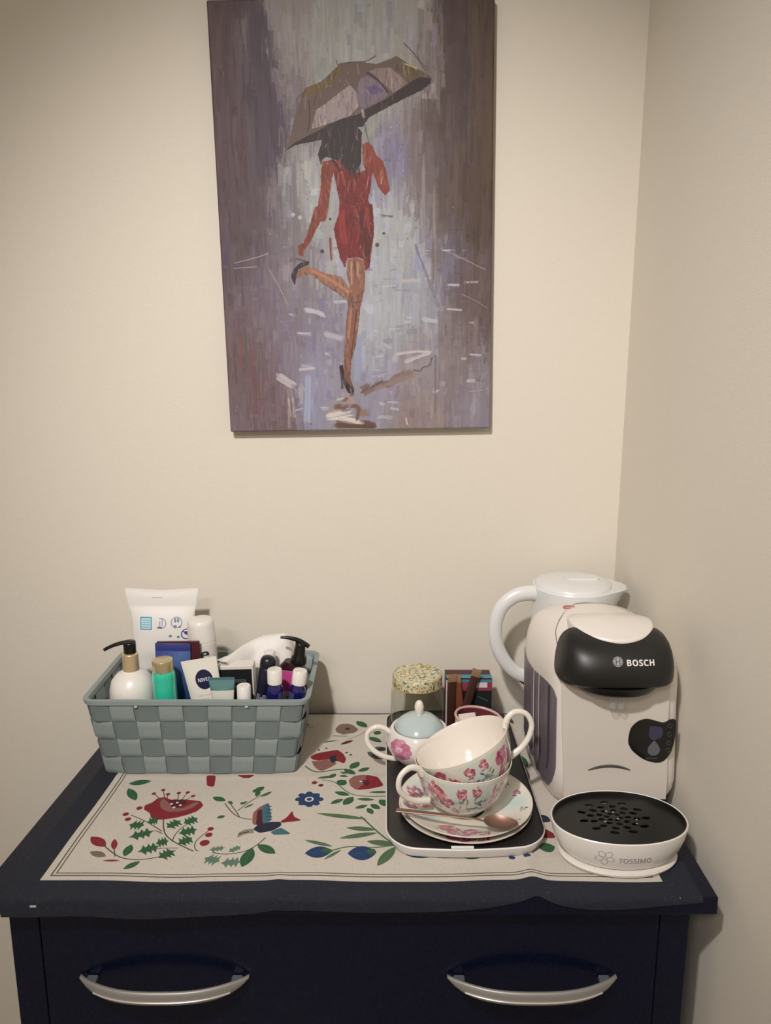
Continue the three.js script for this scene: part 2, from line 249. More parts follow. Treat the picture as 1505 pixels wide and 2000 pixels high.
// ---------------------------------------------------------------- picture on the wall
const paint = canvas(1200, 1800, (c, W, H) => {
  const k = W / 400, r = rng(2024); let seed = 1; const rag = () => { seed = (seed * 16807) % 2147483647; return seed / 2147483647; }; c.scale(k, k); c.lineCap = 'round'; c.lineJoin = 'round';
  // outlines with a ragged, brushed edge
  const path = (a) => {
    c.beginPath(); const n = a.length / 2;
    for (let i = 0; i < n; i++) { const x = a[i * 2], y = a[i * 2 + 1], u = a[((i + 1) % n) * 2], v = a[((i + 1) % n) * 2 + 1], m = Math.max(2, Math.round(Math.hypot(u - x, v - y) / 2.2)); for (let j = 0; j < m; j++) { const t = j / m, k = j ? 0.9 : 0.5, px = lerp(x, u, t) + (rag() - 0.5) * k, py = lerp(y, v, t) + (rag() - 0.5) * k; i + j ? c.lineTo(px, py) : c.moveTo(px, py); } }
    c.closePath();
  };
  const G = (col, ...a) => { const at = seed; c.fillStyle = col; path(a); c.fill(); c.save(); seed = at; path(a); c.clip(); let x0 = 1e9, x1 = 0, y0 = 1e9, y1 = 0; for (let i = 0; i < a.length; i += 2) { x0 = Math.min(x0, a[i]); x1 = Math.max(x1, a[i]); y0 = Math.min(y0, a[i + 1]); y1 = Math.max(y1, a[i + 1]); } const n = Math.min(90, 10 + (x1 - x0) * (y1 - y0) / 60); for (let i = 0; i < n; i++) { c.globalAlpha = 0.10; c.strokeStyle = r() < 0.42 ? '#d8c8c0' : '#120a0c'; c.globalAlpha = 0.08 + r() * 0.14; c.lineWidth = 0.8 + r() * 2.2; const x = lerp(x0, x1, r()), y = lerp(y0, y1, r()); c.beginPath(); c.moveTo(x, y); c.lineTo(x + (r() - 0.5) * 8, y + 5 + r() * 14); c.stroke(); } c.restore(); c.globalAlpha = 1; };
  const S = (col, w, ...a) => { const m = Math.max(2, Math.round(w * 2.2)); for (let k = 0; k < m; k++) { const ox = (r() - 0.5) * w, oy = (r() - 0.5) * w, j = () => (r() - 0.5) * 1.3; c.strokeStyle = col; c.lineWidth = Math.min(w, 0.6 + r() * w * 0.35); c.globalAlpha = 0.3 + r() * 0.35; c.setLineDash(r() < 0.5 ? [] : [4 + r() * 14, 1 + r() * 4]); c.beginPath(); c.moveTo(a[0] + ox + j(), a[1] + oy + j()); for (let i = 2; i + 2 < a.length; i += 2) c.quadraticCurveTo(a[i] + ox, a[i + 1] + oy, (a[i] + a[i + 2]) / 2 + ox, (a[i + 1] + a[i + 3]) / 2 + oy); c.lineTo(a[a.length - 2] + ox + j() * 2, a[a.length - 1] + oy + j() * 2); c.stroke(); } c.setLineDash([]); c.globalAlpha = 1; };
  const D = (x, y, rr, col) => { c.fillStyle = col; c.beginPath(); c.arc(x, y, rr, 0, 7); c.fill(); };
  // ground: patches of colour laid down in upright brush strokes
  const spots = [];
  const spot = (x, y, size, red, green, blue) => spots.push([x, y, size, red, green, blue]);
  spot(10, 60, 60, 74, 56, 58); spot(20, 200, 60, 76, 58, 62); spot(62, 60, 26, 66, 52, 64); spot(68, 160, 40, 64, 51, 62); spot(45, 40, 18, 120, 112, 114);
  spot(120, 20, 40, 134, 128, 126); spot(190, 40, 60, 140, 140, 136); spot(270, 25, 50, 142, 138, 134); spot(310, 60, 30, 118, 108, 106);
  spot(345, 40, 40, 70, 54, 50); spot(385, 60, 50, 72, 55, 47); spot(385, 220, 60, 74, 56, 42); spot(340, 180, 45, 80, 65, 62); spot(350, 290, 50, 76, 61, 55); spot(300, 220, 40, 110, 98, 100);
  spot(120, 130, 30, 112, 102, 106); spot(110, 230, 30, 140, 138, 138); spot(135, 260, 30, 152, 154, 152); spot(90, 290, 40, 98, 88, 96); spot(30, 320, 50, 80, 65, 70);
  spot(255, 210, 26, 122, 116, 136); spot(265, 300, 40, 156, 158, 160); spot(180, 330, 40, 150, 150, 154); spot(110, 350, 50, 120, 112, 116); spot(60, 400, 60, 108, 96, 108);
  spot(290, 380, 50, 148, 148, 156); spot(330, 330, 40, 118, 114, 136); spot(370, 380, 50, 90, 75, 75); spot(230, 420, 50, 158, 162, 168); spot(150, 430, 40, 128, 122, 136); spot(90, 450, 50, 122, 112, 124);
  spot(30, 480, 60, 98, 78, 80); spot(60, 560, 50, 110, 90, 96); spot(130, 520, 40, 138, 136, 156); spot(170, 570, 40, 140, 134, 142); spot(230, 520, 50, 142, 138, 154); spot(290, 520, 50, 140, 132, 138);
  spot(280, 570, 50, 136, 118, 116); spot(350, 490, 50, 122, 110, 112); spot(375, 560, 50, 130, 122, 134); spot(20, 590, 50, 112, 96, 104);
  const ground = (x, y) => { let R = 0, Gr = 0, Bl = 0, w = 0; for (const p of spots) { const d = Math.hypot((x - p[0]) * 1.5, (y - p[1]) * 0.8) / p[2], q = Math.exp(-d * d * 1.6) + 1e-6; R += p[3] * q; Gr += p[4] * q; Bl += p[5] * q; w += q; } return [R / w, Gr / w, Bl / w]; };
  for (let y = 0; y < 600; y += 8) for (let x = 0; x < 400; x += 8) { const [R, g, b] = ground(x, y); c.fillStyle = `rgb(${R | 0},${g | 0},${b | 0})`; c.fillRect(x, y, 9, 9); }
  for (let i = 0; i < 5200; i++) {
    const x = r() * 410 - 5, y = r() * 620 - 15, [R, g, b] = ground(x + (r() - 0.5) * 26, y + (r() - 0.5) * 60), j = (r() - 0.5) * 26, lilac = r() < 0.12 ? 8 : 0, big = r() < 0.3;
    c.strokeStyle = `rgb(${clamp(R + j - lilac * 0.3, 0, 255) | 0},${clamp(g + j - lilac * 0.3, 0, 255) | 0},${clamp(b + j + lilac * 1.6, 0, 255) | 0})`; c.globalAlpha = 0.35 + r() * 0.4; c.lineWidth = big ? 3 + r() * 6 : 0.7 + r() * 2.2;
    const across = y > 300 && r() < 0.22; c.beginPath(); c.moveTo(x, y); across ? c.lineTo(x + 4 + r() * 14, y + (r() - 0.5) * 5) : c.lineTo(x + (r() - 0.5) * 5, y + 8 + r() * 44); c.stroke();
  }
  for (let i = 0; i < 900; i++) {                       // knife dabs, lighter in the middle of the street
    const x = r() * 400, y = r() * 600, [R, g, b] = ground(x, y), mid = x > 90 && x < 330, j = (r() - 0.42) * (mid ? 62 : 34), lilac = r() < 0.25 ? 14 : 0, w = 2 + r() * 9, h = 4 + r() * (y > 380 ? 14 : 30);
    c.fillStyle = `rgb(${clamp(R + j - lilac * 0.5, 0, 255) | 0},${clamp(g + j - lilac * 0.4, 0, 255) | 0},${clamp(b + j + lilac, 0, 255) | 0})`; c.globalAlpha = 0.22 + r() * 0.4;
    c.beginPath(); c.moveTo(x, y); c.lineTo(x + w, y + (r() - 0.5) * 5); c.lineTo(x + w * (0.5 + r() * 0.6), y + h); c.lineTo(x - w * 0.3 * r(), y + h * (0.7 + r() * 0.3)); c.fill(); c.globalAlpha = 1;
  }
  for (let i = 0; i < 340; i++) { const x = r() * 400, y = 60 + r() * 520, d = x > 60 && x < 360; c.globalAlpha = 0.25 + r() * 0.45; r() < 0.6 ? D(x, y, 0.25 + r() * 0.75, d ? '#b4afb0' : '#948b8c') : D(x, y, 0.4 + r() * 0.8, '#4a4048'); c.globalAlpha = 1; }
  for (let i = 0; i < 60; i++) { const x = 70 + r() * 300, y = 330 + r() * 250; c.globalAlpha = 0.3 + r() * 0.35; S(r() < 0.6 ? '#b4b2ba' : '#7d7690', 1 + r() * 3, x, y, x + 4 + r() * 18, y + (r() - 0.5) * 4); }
  // dark house fronts and their lost edges
  for (const [x, y, h, w, col] of [[64, 0, 96, 11, '#473a48'], [72, 60, 150, 9, '#4b3f50'], [40, 20, 120, 5, '#54454a'], [55, 130, 140, 8, '#504450'], [342, 60, 110, 16, '#4a3a38'], [350, 10, 60, 9, '#4b3b38'], [372, 0, 240, 14, '#55443c'], [392, 40, 220, 10, '#51402f'], [328, 220, 110, 9, '#564741'], [345, 190, 120, 5, '#5d4c44'], [306, 80, 40, 5, '#6a5f60'], [112, 205, 100, 6, '#6d666c'], [90, 90, 50, 8, '#6d6068'], [125, 95, 30, 5, '#75665f'], [300, 200, 120, 4, '#8a8182'], [315, 240, 130, 4, '#8b807a']]) for (let i = 0; i < 9; i++) { c.globalAlpha = 0.32; c.strokeStyle = col; c.lineWidth = w * (0.3 + r() * 0.6); const xx = x + (r() - 0.5) * w; c.beginPath(); c.moveTo(xx, y + r() * h * 0.3); c.lineTo(xx + (r() - 0.5) * 3, y + h * (0.6 + r() * 0.4)); c.stroke(); c.globalAlpha = 1; }
  for (const [x, y, h, w, n, col] of [[78, 0, 150, 12, 26, '#43363f'], [70, 90, 120, 10, 16, '#483a44'], [14, 0, 260, 20, 26, '#5a4547'], [36, 40, 260, 16, 20, '#58474c'], [352, 0, 150, 22, 30, '#46373a'], [366, 60, 130, 14, 18, '#3f3133'], [386, 0, 330, 20, 26, '#554236'], [340, 120, 170, 14, 14, '#5b4a4c'], [322, 250, 120, 10, 10, '#66554f'], [372, 330, 120, 14, 14, '#665556']]) for (let i = 0; i < n; i++) { c.globalAlpha = 0.28 + r() * 0.3; c.strokeStyle = col; c.lineWidth = 1.5 + r() * 5; const xx = x + (r() - 0.5) * w * 2, yy = y + r() * h; c.beginPath(); c.moveTo(xx, yy); c.lineTo(xx + (r() - 0.5) * 3, yy + 14 + r() * 50); c.stroke(); }
  for (const [x, y, h, w, n, col] of [[150, 290, 120, 18, 26, '#9d9f9f'], [250, 310, 120, 22, 34, '#a3a6a8'], [130, 190, 40, 12, 14, '#9a9a98'], [236, 420, 120, 20, 30, '#a2a6aa'], [175, 420, 110, 22, 20, '#9497a0'], [130, 520, 90, 12, 16, '#8d94b2'], [118, 560, 40, 8, 10, '#8c95b8'], [292, 345, 60, 8, 14, '#878cab'], [210, 500, 70, 12, 14, '#8f92ae'], [308, 440, 60, 12, 12, '#a09da4'], [100, 540, 40, 16, 12, '#b0a8a4'], [320, 560, 40, 20, 12, '#9b8780'], [378, 520, 70, 10, 12, '#9a95a0'], [200, 20, 60, 60, 40, '#97999a']]) for (let i = 0; i < n; i++) { c.globalAlpha = 0.2 + r() * 0.35; c.strokeStyle = col; c.lineWidth = 1 + r() * 4.5; const xx = x + (r() - 0.5) * w * 2, yy = y + (r() - 0.3) * h; c.beginPath(); c.moveTo(xx, yy); c.lineTo(xx + (r() - 0.5) * 6, yy + 5 + r() * 26); c.stroke(); }
  c.globalAlpha = 1;
  for (const [x, y, u, v] of [[325, 335, 390, 366], [20, 350, 70, 338], [18, 358, 52, 356], [355, 400, 392, 420], [95, 410, 70, 360]]) S('#b5adad', 0.9, x, y, (x + u) / 2 + 3, (y + v) / 2, u, v);
  for (const [x, y, h] of [[38, 470, 110], [46, 520, 60], [22, 440, 60]]) S('#7a4347', 2.2, x, y, x + 2, y + h / 2, x - 1, y + h);
  G('#5c4b45',100,198,108,182,117,151,127,126,134,114,155,107,167,98,182,85,198,82,219,83,234,85,250,80,263,75,278,85,292,92,312,103,273,122,216,145,156,170);
  G('#62502f',127,124,134,114,155,107,167,98,182,85,185,94,170,111,146,124,130,128); G('#8d7f80',148,143,162,135,184,119,197,112,205,121,208,139,197,151,177,158,150,166,140,168,145,152);
  G('#70616f',205,121,211,104,222,100,237,108,248,120,250,126,233,136,210,144,208,136); G('#5a4c72',219,115,232,112,245,120,227,126); G('#7d6a69',224,94,237,90,253,90,266,99,278,110,258,123,245,112,232,100);
  G('#5b4a33',267,80,278,85,294,94,296,103,281,109,270,99,258,87);
  G('#2b1e21',100,198,114,187,153,169,180,157,206,150,216,145,250,129,264,120,286,107,296,103,312,105,310,111,300,119,272,131,223,154,213,167,183,166,153,183,114,190); S('#2f2528',2.5,138,132,139,150,135,171);
  S('#2f2528',3,221,96,234,103,250,122); S('#3a2c2c',2,182,85,198,82,219,83,234,75); S('#3a2c2c',1.5,180,86,179,79); S('#c9b98e',2,274,85,283,88,292,92); S('#4a3a38',2,273,59,286,70,302,94); S('#4a3a38',2,294,60,289,76,307,93);
  G('#7a3527',212,190,220,187,227,193,232,205,242,213,246,227,251,253,244,260,234,248,226,227,220,230,212,216); G('#7a3527',155,212,172,209,171,222,166,240,160,281,156,294,141,294,145,276,151,245,152,224);
  G('#6a1e1c',168,214,182,214,191,222,205,228,220,224,225,230,223,248,219,265,225,286,177,285,177,266,172,237); G('#7a2a22',167,211,182,212,181,223,170,225); G('#7a2a22',215,219,226,223,226,232,218,232);
  G('#2a2023',155,172,163,163,183,158,203,163,212,174,211,191,210,214,205,225,198,230,188,220,178,212,160,206,150,212,148,203,153,190); S('#2a2023',3,168,209,181,225); S('#2a2023',3,182,212,195,231);
  S('#2a2023',3,195,219,203,236); S('#2a2023',3,156,190,151,215); S('#2a2023',3,205,207,208,230); S('#4b3634',2,169,175,162,190,165,206); S('#8f8784',1.5,203,179,206,186); S('#8f8784',1.5,159,193,161,189);
  S('#c9a9a0',1.5,220,233,217,249); S('#c9a9a0',1.5,210,273,208,284); S('#541c1c',3,204,238,202,254,197,282); S('#9a3a30',4,181,226,186,245); S('#5a1f1e',3,188,230,190,269); S('#4d4344',2,213,145,217,170,222,187);
  S('#a9a3a2',3,213,144,215,154); G('#82787a',299,121,317,108,320,132,297,131); G('#6c1d1c',178,270,225,271,227,304,226,316,219,360,213,364,210,348,202,345,187,346,183,359,176,346,170,318,168,304,175,286);
  G('#541c1c',202,288,210,309,206,323,209,346,219,348,226,304,224,272,214,272); S('#8a2c26',7,180,281,179,304,184,325); S('#8a2a26',6,217,275,220,304); S('#6c1d1c',3,163,318,163,333,164,347);
  G('#74362a',141,274,158,270,150,292,133,322,124,334,122,343,115,340,115,332,114,327,123,324,134,296); G('#84594a',187,348,202,345,211,350,213,369,211,392,207,407,199,410,190,400,189,385,185,369);
  G('#89614e',125,356,140,362,157,368,177,372,191,392,207,402,200,411,187,405,166,392,146,378,130,368,110,374,114,363); G('#7b5446',187,409,205,410,202,436,197,470,189,495,187,521,192,539,180,538,178,530,177,500,180,469,183,435);
  S('#b98f78',3,193,353,193,384); S('#5e342a',3,199,414,196,444,188,492); S('#5b3a30',2,146,378,166,392,187,407); S('#b37a5e',3,190,419,185,461); S('#ad7458',4,133,363,163,377,190,397); S('#a98166',4,202,353,201,372);
  G('#82584a',188,395,210,392,207,407,204,419,187,419,185,405); S('#5e342a',2,190,408,199,411,206,407); G('#26202e',103,369,108,359,118,351,131,350,128,355,114,361,110,374,108,383,105,378); S('#26202e',2,111,346,122,349,128,352);
  S('#2c2530',3,172,503,174,521,175,537); G('#2c2226',171,502,176,500,179,521,187,533,192,539,191,547,182,542,177,531); S('#6b544c',9,205,539,215,534); S('#5e4a46',8,220,537,233,529); S('#4f4040',9,236,532,248,529);
  S('#7b665e',9,252,522,265,517); S('#77645e',8,268,517,279,512); S('#6a564f',12,165,566,179,563); S('#5c463e',14,171,589,218,591); S('#846e66',10,197,570,211,574); S('#9f8f88',9,156,573,172,572); S('#c8c0ba',8,172,582,195,588);
  S('#d2cac3',6,152,577,172,573); S('#6d5a58',5,190,545,172,556,179,559); S('#a08885',5,180,547,197,556,172,561); S('#c9c2be',6,150,580,179,575,186,574); S('#cfc6bf',5,157,582,182,582,203,590);
  S('#5a4238',5,162,593,196,593,223,595); S('#6b5148',6,188,563,201,560,196,583); S('#7a655c',5,208,546,224,536,243,532,277,519); S('#54444a',3,233,530,245,534); S('#4a4450',2,284,510,293,514,298,505,307,506,312,492);
  S('#bdb5b6',5,258,486,283,481,309,483); S('#c2bcbc',4,270,498,291,490,307,485); S('#8a7872',6,226,537,251,527,286,517); S('#afa7ae',4,239,470,250,477); S('#afa9ad',5,266,380,294,380); S('#b9b9bd',6,121,419,136,421,148,427);
  S('#aeb0b8',5,297,436,318,439); S('#b6b6bc',4,111,506,133,505); S('#9a9ca8',9,288,404,286,439); S('#5b5360',2,316,489,316,576); S('#c3b9ae',3,271,584,273,594); S('#a6a4b0',8,151,455,175,462); S('#8f95ad',9,203,461,198,521);
  S('#9aa0b6',8,122,520,118,587); S('#6a6472',3,287,330,321,418); S('#b3aeb4',10,78,516,99,530); S('#454049',2,254,289,237,287); D(241,312,2,'#4d4448'); D(231,328,3,'#4d4448'); D(150,336,3,'#43394a'); D(163,291,2,'#4d4448');
  D(109,284,3,'#aaa3a6'); D(119,288,3,'#aaa3a6');
  for (let i = 0; i < 120; i++) { const x = 100 + r() * 190, y = 90 + r() * 330; c.globalAlpha = 0.5; D(x, y, 0.35 + r() * 0.7, r() < 0.6 ? '#c9c3c2' : '#3d3438'); c.globalAlpha = 1; }
});
{
  const p = thing('canvas_picture', 'unframed canvas picture of a woman in a red dress under a tilted umbrella', 'picture', [-0.0437, 1.5746, 0.0105], [0, 0, rad(0.9)]);
  const weave = noiseTex(128, 21, (x, y, r) => 0.5 + 0.2 * Math.sin(x * PI / 2) * Math.sin(y * PI / 2) + (r() - 0.5) * 0.5, [8, 12]);
  const mat = std('#ffffff', 0.62, { map: paint, bumpMap: weave, bumpScale: 0.0003 });
  const g = new RoundedBoxGeometry(0.4, 0.6, 0.018, 3, 0.0025), pp = g.attributes.position, uv = new Float32Array(pp.count * 2);
  for (let i = 0; i < pp.count; i++) { uv[i * 2] = clamp(pp.getX(i) / 0.4 + 0.5, 0.002, 0.998); uv[i * 2 + 1] = clamp(pp.getY(i) / 0.6 + 0.5, 0.002, 0.998); }
  g.setAttribute('uv', new THREE.BufferAttribute(uv, 2));
  part('canvas', g, mat, p);
  part('stretcher_frame', mergeGeometries([box(0.38, 0.03, 0.003, 0, 0.27, -0.0088), box(0.38, 0.03, 0.003, 0, -0.27, -0.0088), box(0.03, 0.5, 0.003, -0.17, 0, -0.0088), box(0.03, 0.5, 0.003, 0.17, 0, -0.0088)]), std('#b79a6b', 0.7), p);
}

// ---------------------------------------------------------------- woven basket
{
  const b = thing('woven_basket', 'grey-green basket woven of flat straps and filled with toiletries', 'basket');
  const Y0 = CT, HT = 0.1165, lo = [-0.4035, -0.1285, 0.045, 0.207], hi = [-0.4225, -0.1095, 0.033, 0.2145];
  const rib = (along) => noiseTex(64, along ? 3 : 4, (x, y, r) => (0.5 + 0.45 * Math.sin((along ? x : y) * PI / 4)) * 0.85 + r() * 0.15, [1, 1]);
  const litUpMat = std('#96a2a1', 0.72, { bumpMap: rib(true), bumpScale: 0.0006 }), shadedRoundMat = std('#788483', 0.78, { bumpMap: rib(false), bumpScale: 0.0006 }), rimMat = std('#8d9896', 0.7);  // one webbing; upright straps coloured paler for how they catch the light
  const NX = 9, NZ = 5, ROWS = 4, RC = 0.014;
  const at = (e, h, off) => {                             // e 0..28 walks the strap places round the basket; h 0..1 is height
    const X0 = lerp(lo[0], hi[0], h) , X1 = lerp(lo[1], hi[1], h), Z0 = lerp(lo[2], hi[2], h), Z1 = lerp(lo[3], hi[3], h);
    const total = 2 * (NX + NZ); e = ((e % total) + total) % total; let x, z, nx = 0, nz = 0;
    if (e < NX) { x = lerp(X0, X1, e / NX); z = Z1; nz = 1; } else if (e < NX + NZ) { x = X1; z = lerp(Z1, Z0, (e - NX) / NZ); nx = 1; }
    else if (e < 2 * NX + NZ) { x = lerp(X1, X0, (e - NX - NZ) / NX); z = Z0; nz = -1; } else { x = X0; z = lerp(Z0, Z1, (e - 2 * NX - NZ) / NZ); nx = -1; }
    // round the upright corners
    const cx = clamp(x, X0 + RC, X1 - RC), cz = clamp(z, Z0 + RC, Z1 - RC); let dx = x - cx, dz = z - cz; const l = Math.hypot(dx, dz);
    if (l > 1e-9) { nx = dx / l; nz = dz / l; x = cx + nx * RC; z = cz + nz * RC; }
    return new THREE.Vector3(x + nx * off, Y0 + h * HT, z + nz * off);
  };
  const cell = 0.955 / ROWS, wave = 0.0015, TH = 0.0011;
  const lift = (v) => 1.15 * clamp(1.9 * Math.cos(v), -1, 1);
  const ribbon = (n, side, closed, uvk) => {              // side(i) gives [outer a, outer b, inner a, inner b]
    const pos = [], uv = [], idx = [];
    for (let i = 0; i <= n; i++) { const [a, p, q, d] = side(i); [a, p, q, d].forEach((v, j) => { pos.push(v.x, v.y, v.z); uv.push(...uvk(i, j)); }); }
    for (let i = 0; i < n; i++) for (let j = 0; j < 4; j++) { const s = i * 4, a = s + j, p = s + (j + 1) % 4; idx.push(a, p, p + 4, a, p + 4, a + 4); }
    const g = new THREE.BufferGeometry(); g.setAttribute('position', new THREE.Float32BufferAttribute(pos, 3)); g.setAttribute('uv', new THREE.Float32BufferAttribute(uv, 2)); g.setIndex(idx);
    return creased(g, 0.9);
  };
  for (let row = 0; row < ROWS; row++) {
    const n = 28 * 10, h0 = 0.005 + row * cell + cell * 0.02, h1 = h0 + cell * 0.96;
    part('horizontal_strap', ribbon(n, (i) => {
      const e = i / 10, off = lift((e - 0.5 + row + 1) * PI) * wave;      // passes over and under in turn
      return [at(e, h0, off - TH), at(e, h0, off), at(e, h1, off), at(e, h1, off - TH)];
    }, true, (i, j) => [i * 0.4, j > 0 && j < 3 ? (j === 1 ? 0 : 4) : 2]), shadedRoundMat, b);
  }
  for (let k = 0; k < 2 * (NX + NZ); k++) {
    const n = 40;
    part('vertical_strap', ribbon(n, (i) => {
      const h = i / n * 0.965, off = lift((h / cell - 0.5 + k) * PI) * wave;
      return [at(k + 0.98, h, off - TH), at(k + 0.98, h, off), at(k + 0.02, h, off), at(k + 0.02, h, off - TH)];
    }, false, (i, j) => [j > 0 && j < 3 ? (j === 1 ? 0 : 4) : 2, i * 0.4]), litUpMat, b);
  }
  { const e = (d) => Array.from({ length: 112 }, (_, i) => at(i / 4, 0.945, d)), up = (d) => Array.from({ length: 112 }, (_, i) => at(i / 4, 1.0, d));
    part('rim', loft([e(-0.0038), e(0.0036), up(0.0040), up(-0.0034), e(-0.0038)], { caps: false, crease: 0.6 }), rimMat, b, 'folded grey-green rim tape'); }
  part('base', loft([Array.from({ length: 112 }, (_, i) => at(i / 4, 0.004, -0.003)), Array.from({ length: 112 }, (_, i) => at(i / 4, 0.03, -0.003))]), shadedRoundMat, b);
  // two silvery clips of thread on the front rim
  for (const x of [2.12, 6.6]) { const p = at(x, 0.93, 0.0042); part('stitch', new THREE.SphereGeometry(0.0022, 12, 8).scale(1.3, 0.8, 0.5).translate(p.x, p.y, p.z), std('#aab2ae', 0.5), b); }
}

// ---------------------------------------------------------------- toiletries in the basket (they stand on its floor)
const FL = CT + 0.0042;
const whitePlastic = phys('#e4e0da', 0.3, { clearcoat: 0.4, clearcoatRoughness: 0.25 }), offWhite = phys('#dcd7cf', 0.42), blackPlastic = phys('#121012', 0.28), goldMetal = phys('#dfc4a0', 0.3, { metalness: 0.55 });
const flatUV = (hw, y0, y1) => (p) => [clamp((p.x + hw) / (2 * hw), 0, 1), clamp((p.y - y0) / (y1 - y0), 0, 1)];
// pack or tube standing up: rows of [height, half width, half thickness, n]
const upright = (rows, uv, count = 40) => loft(rows.map(([y, a, d, n = 2.4, dz = 0, wave = 0]) => oval(0, y, dz, a, d, n, count).map((p) => { if (wave) { p.y += wave * (p.x / a) ** 2; } return p; })), { uv, crease: 1.0 });

{ // white bottle with a black pump
  const b = thing('pump_bottle', 'white lotion bottle with gold collar and black pump at the left end of the basket', 'bottle', [-0.3672, FL, 0.1683]);
  const h = 0.945 - FL, label = canvas(512, 256, (c, w, H) => { c.fillStyle = '#e4e0da'; c.fillRect(0, 0, w, H); c.fillStyle = '#a9a19a'; c.font = '26px sans-serif'; c.fillText('BODY', 268, 158); c.fillText('LOTION', 268, 186); c.font = '12px sans-serif'; c.fillText('250 ml', 276, 208); });
  const g = lathe([[0, 0], [0.0295, 0], [0.0322, 0.003], [0.0325, 0.098], [0.0318, 0.112], [0.0285, 0.124], [0.021, 0.133], [0.0125, h - 0.002], [0.011, h]], 64);
  part('body', g, phys('#ffffff', 0.3, { clearcoat: 0.4, clearcoatRoughness: 0.25, map: label }), b);
  part('collar', lathe([[0.0112, h - 0.003], [0.0115, h], [0.0112, h + 0.023], [0.0105, h + 0.025], [0.006, h + 0.0255]]), goldMetal, b, 'shiny gold collar');
  const pump = part('pump', lathe([[0.0052, h + 0.024], [0.0088, h + 0.0262], [0.0088, h + 0.039], [0.0082, h + 0.0425], [0, h + 0.0432]]), blackPlastic, b, 'black pump head');
  part('spout', limb([[0.008, h + 0.040, 0], [-0.006, h + 0.0408, 0], [-0.02, h + 0.038, 0.002], [-0.032, h + 0.033, 0.004], [-0.0355, h + 0.031, 0.0045]], (t) => lerp(0.0034, 0.0023, t)), blackPlastic, pump);
}
{ // green bottle
  const b = thing('small_green_bottle', 'small clear bottle of sea-green liquid with a pale gold cap', 'bottle', [-0.3125, FL, 0.184], [0, 0, rad(1.5)]);
  const h = 0.9525 - FL;
  part('body', lathe([[0, 0], [0.0155, 0], [0.0167, 0.002], [0.0167, h - 0.012], [0.0155, h - 0.004], [0.0125, h]]), phys('#2fbf9f', 0.14, { clearcoat: 1, clearcoatRoughness: 0.06 }), b, 'body full of sea-green liquid');
  part('cap', lathe([[0.0125, h - 0.003], [0.0147, h - 0.002], [0.0147, h + 0.0125], [0.0138, h + 0.014], [0, h + 0.0143]]), phys('#c2b38c', 0.3, { metalness: 0.55 }), b, 'pale gold metal cap');
  part('dip_tube', new THREE.CylinderGeometry(0.0042, 0.0042, 0.03, 20).translate(0, h - 0.016, 0.0105), phys('#1d6450', 0.3), b);
}
{ // wipes
  const b = thing('wipes_pack', 'tall white soft pack of wipes with a crimped top at the back of the basket', 'pack', [-0.3475, FL, 0.067], [rad(-1), 0, 0]);
  const print = canvas(512, 1024, (c, w, h) => {
    c.fillStyle = '#e6e3de'; c.fillRect(0, 0, w, h); const y = 200;
    c.fillStyle = '#bfe0e6'; c.fillRect(112, y, 74, 82); c.strokeStyle = '#3a91b4'; c.lineWidth = 7; c.strokeRect(112, y, 74, 82); for (let i = 0; i < 4; i++) { c.lineWidth = 4; c.beginPath(); c.moveTo(122, y + 18 + i * 16); c.lineTo(176, y + 18 + i * 16); c.stroke(); }
    c.strokeStyle = '#8a8fae'; c.lineWidth = 6; c.beginPath(); c.arc(255, y + 40, 34, -2, 2.2); c.stroke(); c.beginPath(); c.moveTo(262, y + 10); c.lineTo(262, y + 54); c.moveTo(246, y + 24); c.lineTo(246, y + 60); c.stroke(); c.fillStyle = '#6a7096'; c.fillRect(228, y + 62, 34, 14);
    c.beginPath(); c.arc(362, y + 34, 36, 0, 7); c.stroke(); c.fillStyle = '#7d82a6'; c.fillRect(346, y + 6, 14, 28); c.fillRect(366, y + 6, 14, 28); c.fillRect(342, y + 52, 20, 22); c.fillRect(376, y + 58, 16, 14);
    c.strokeStyle = '#3b3f7e'; c.lineWidth = 7; c.beginPath(); c.arc(428, y + 118, 34, 0, 7); c.stroke(); c.beginPath(); c.moveTo(404, y + 96); c.lineTo(452, y + 142); c.stroke(); c.fillStyle = '#3b3f7e'; c.fillRect(414, y + 98, 26, 22);
    for (const [x, yy, q] of [[318, 128, 9], [372, 136, 8], [334, 176, 14]]) { c.fillStyle = '#5c7d95'; c.beginPath(); c.ellipse(x, y + yy, q * 1.2, q, 0, 0, 7); c.fill(); }
    c.fillStyle = '#bdb9b4'; c.fillRect(190, 62, 74, 6);
  });
  const rows = [[0, 0.045, 0.012], [0.01, 0.049, 0.0155], [0.09, 0.0495, 0.016], [0.15, 0.0495, 0.0145], [0.178, 0.0495, 0.011], [0.19, 0.0505, 0.0065], [0.1975, 0.0525, 0.0022, 3], [0.201, 0.0535, 0.0011, 3, 0, 0.001], [0.211, 0.0555, 0.0012, 3, 0.002, 0.005], [0.219, 0.0568, 0.0010, 3, -0.001, 0.007], [0.2205, 0.057, 0.0006, 3, -0.001, 0.0075]];
  part('wrapper', upright(rows, flatUV(0.057, 0, 0.228), 56), std('#ffffff', 0.5, { map: print }), b);
}
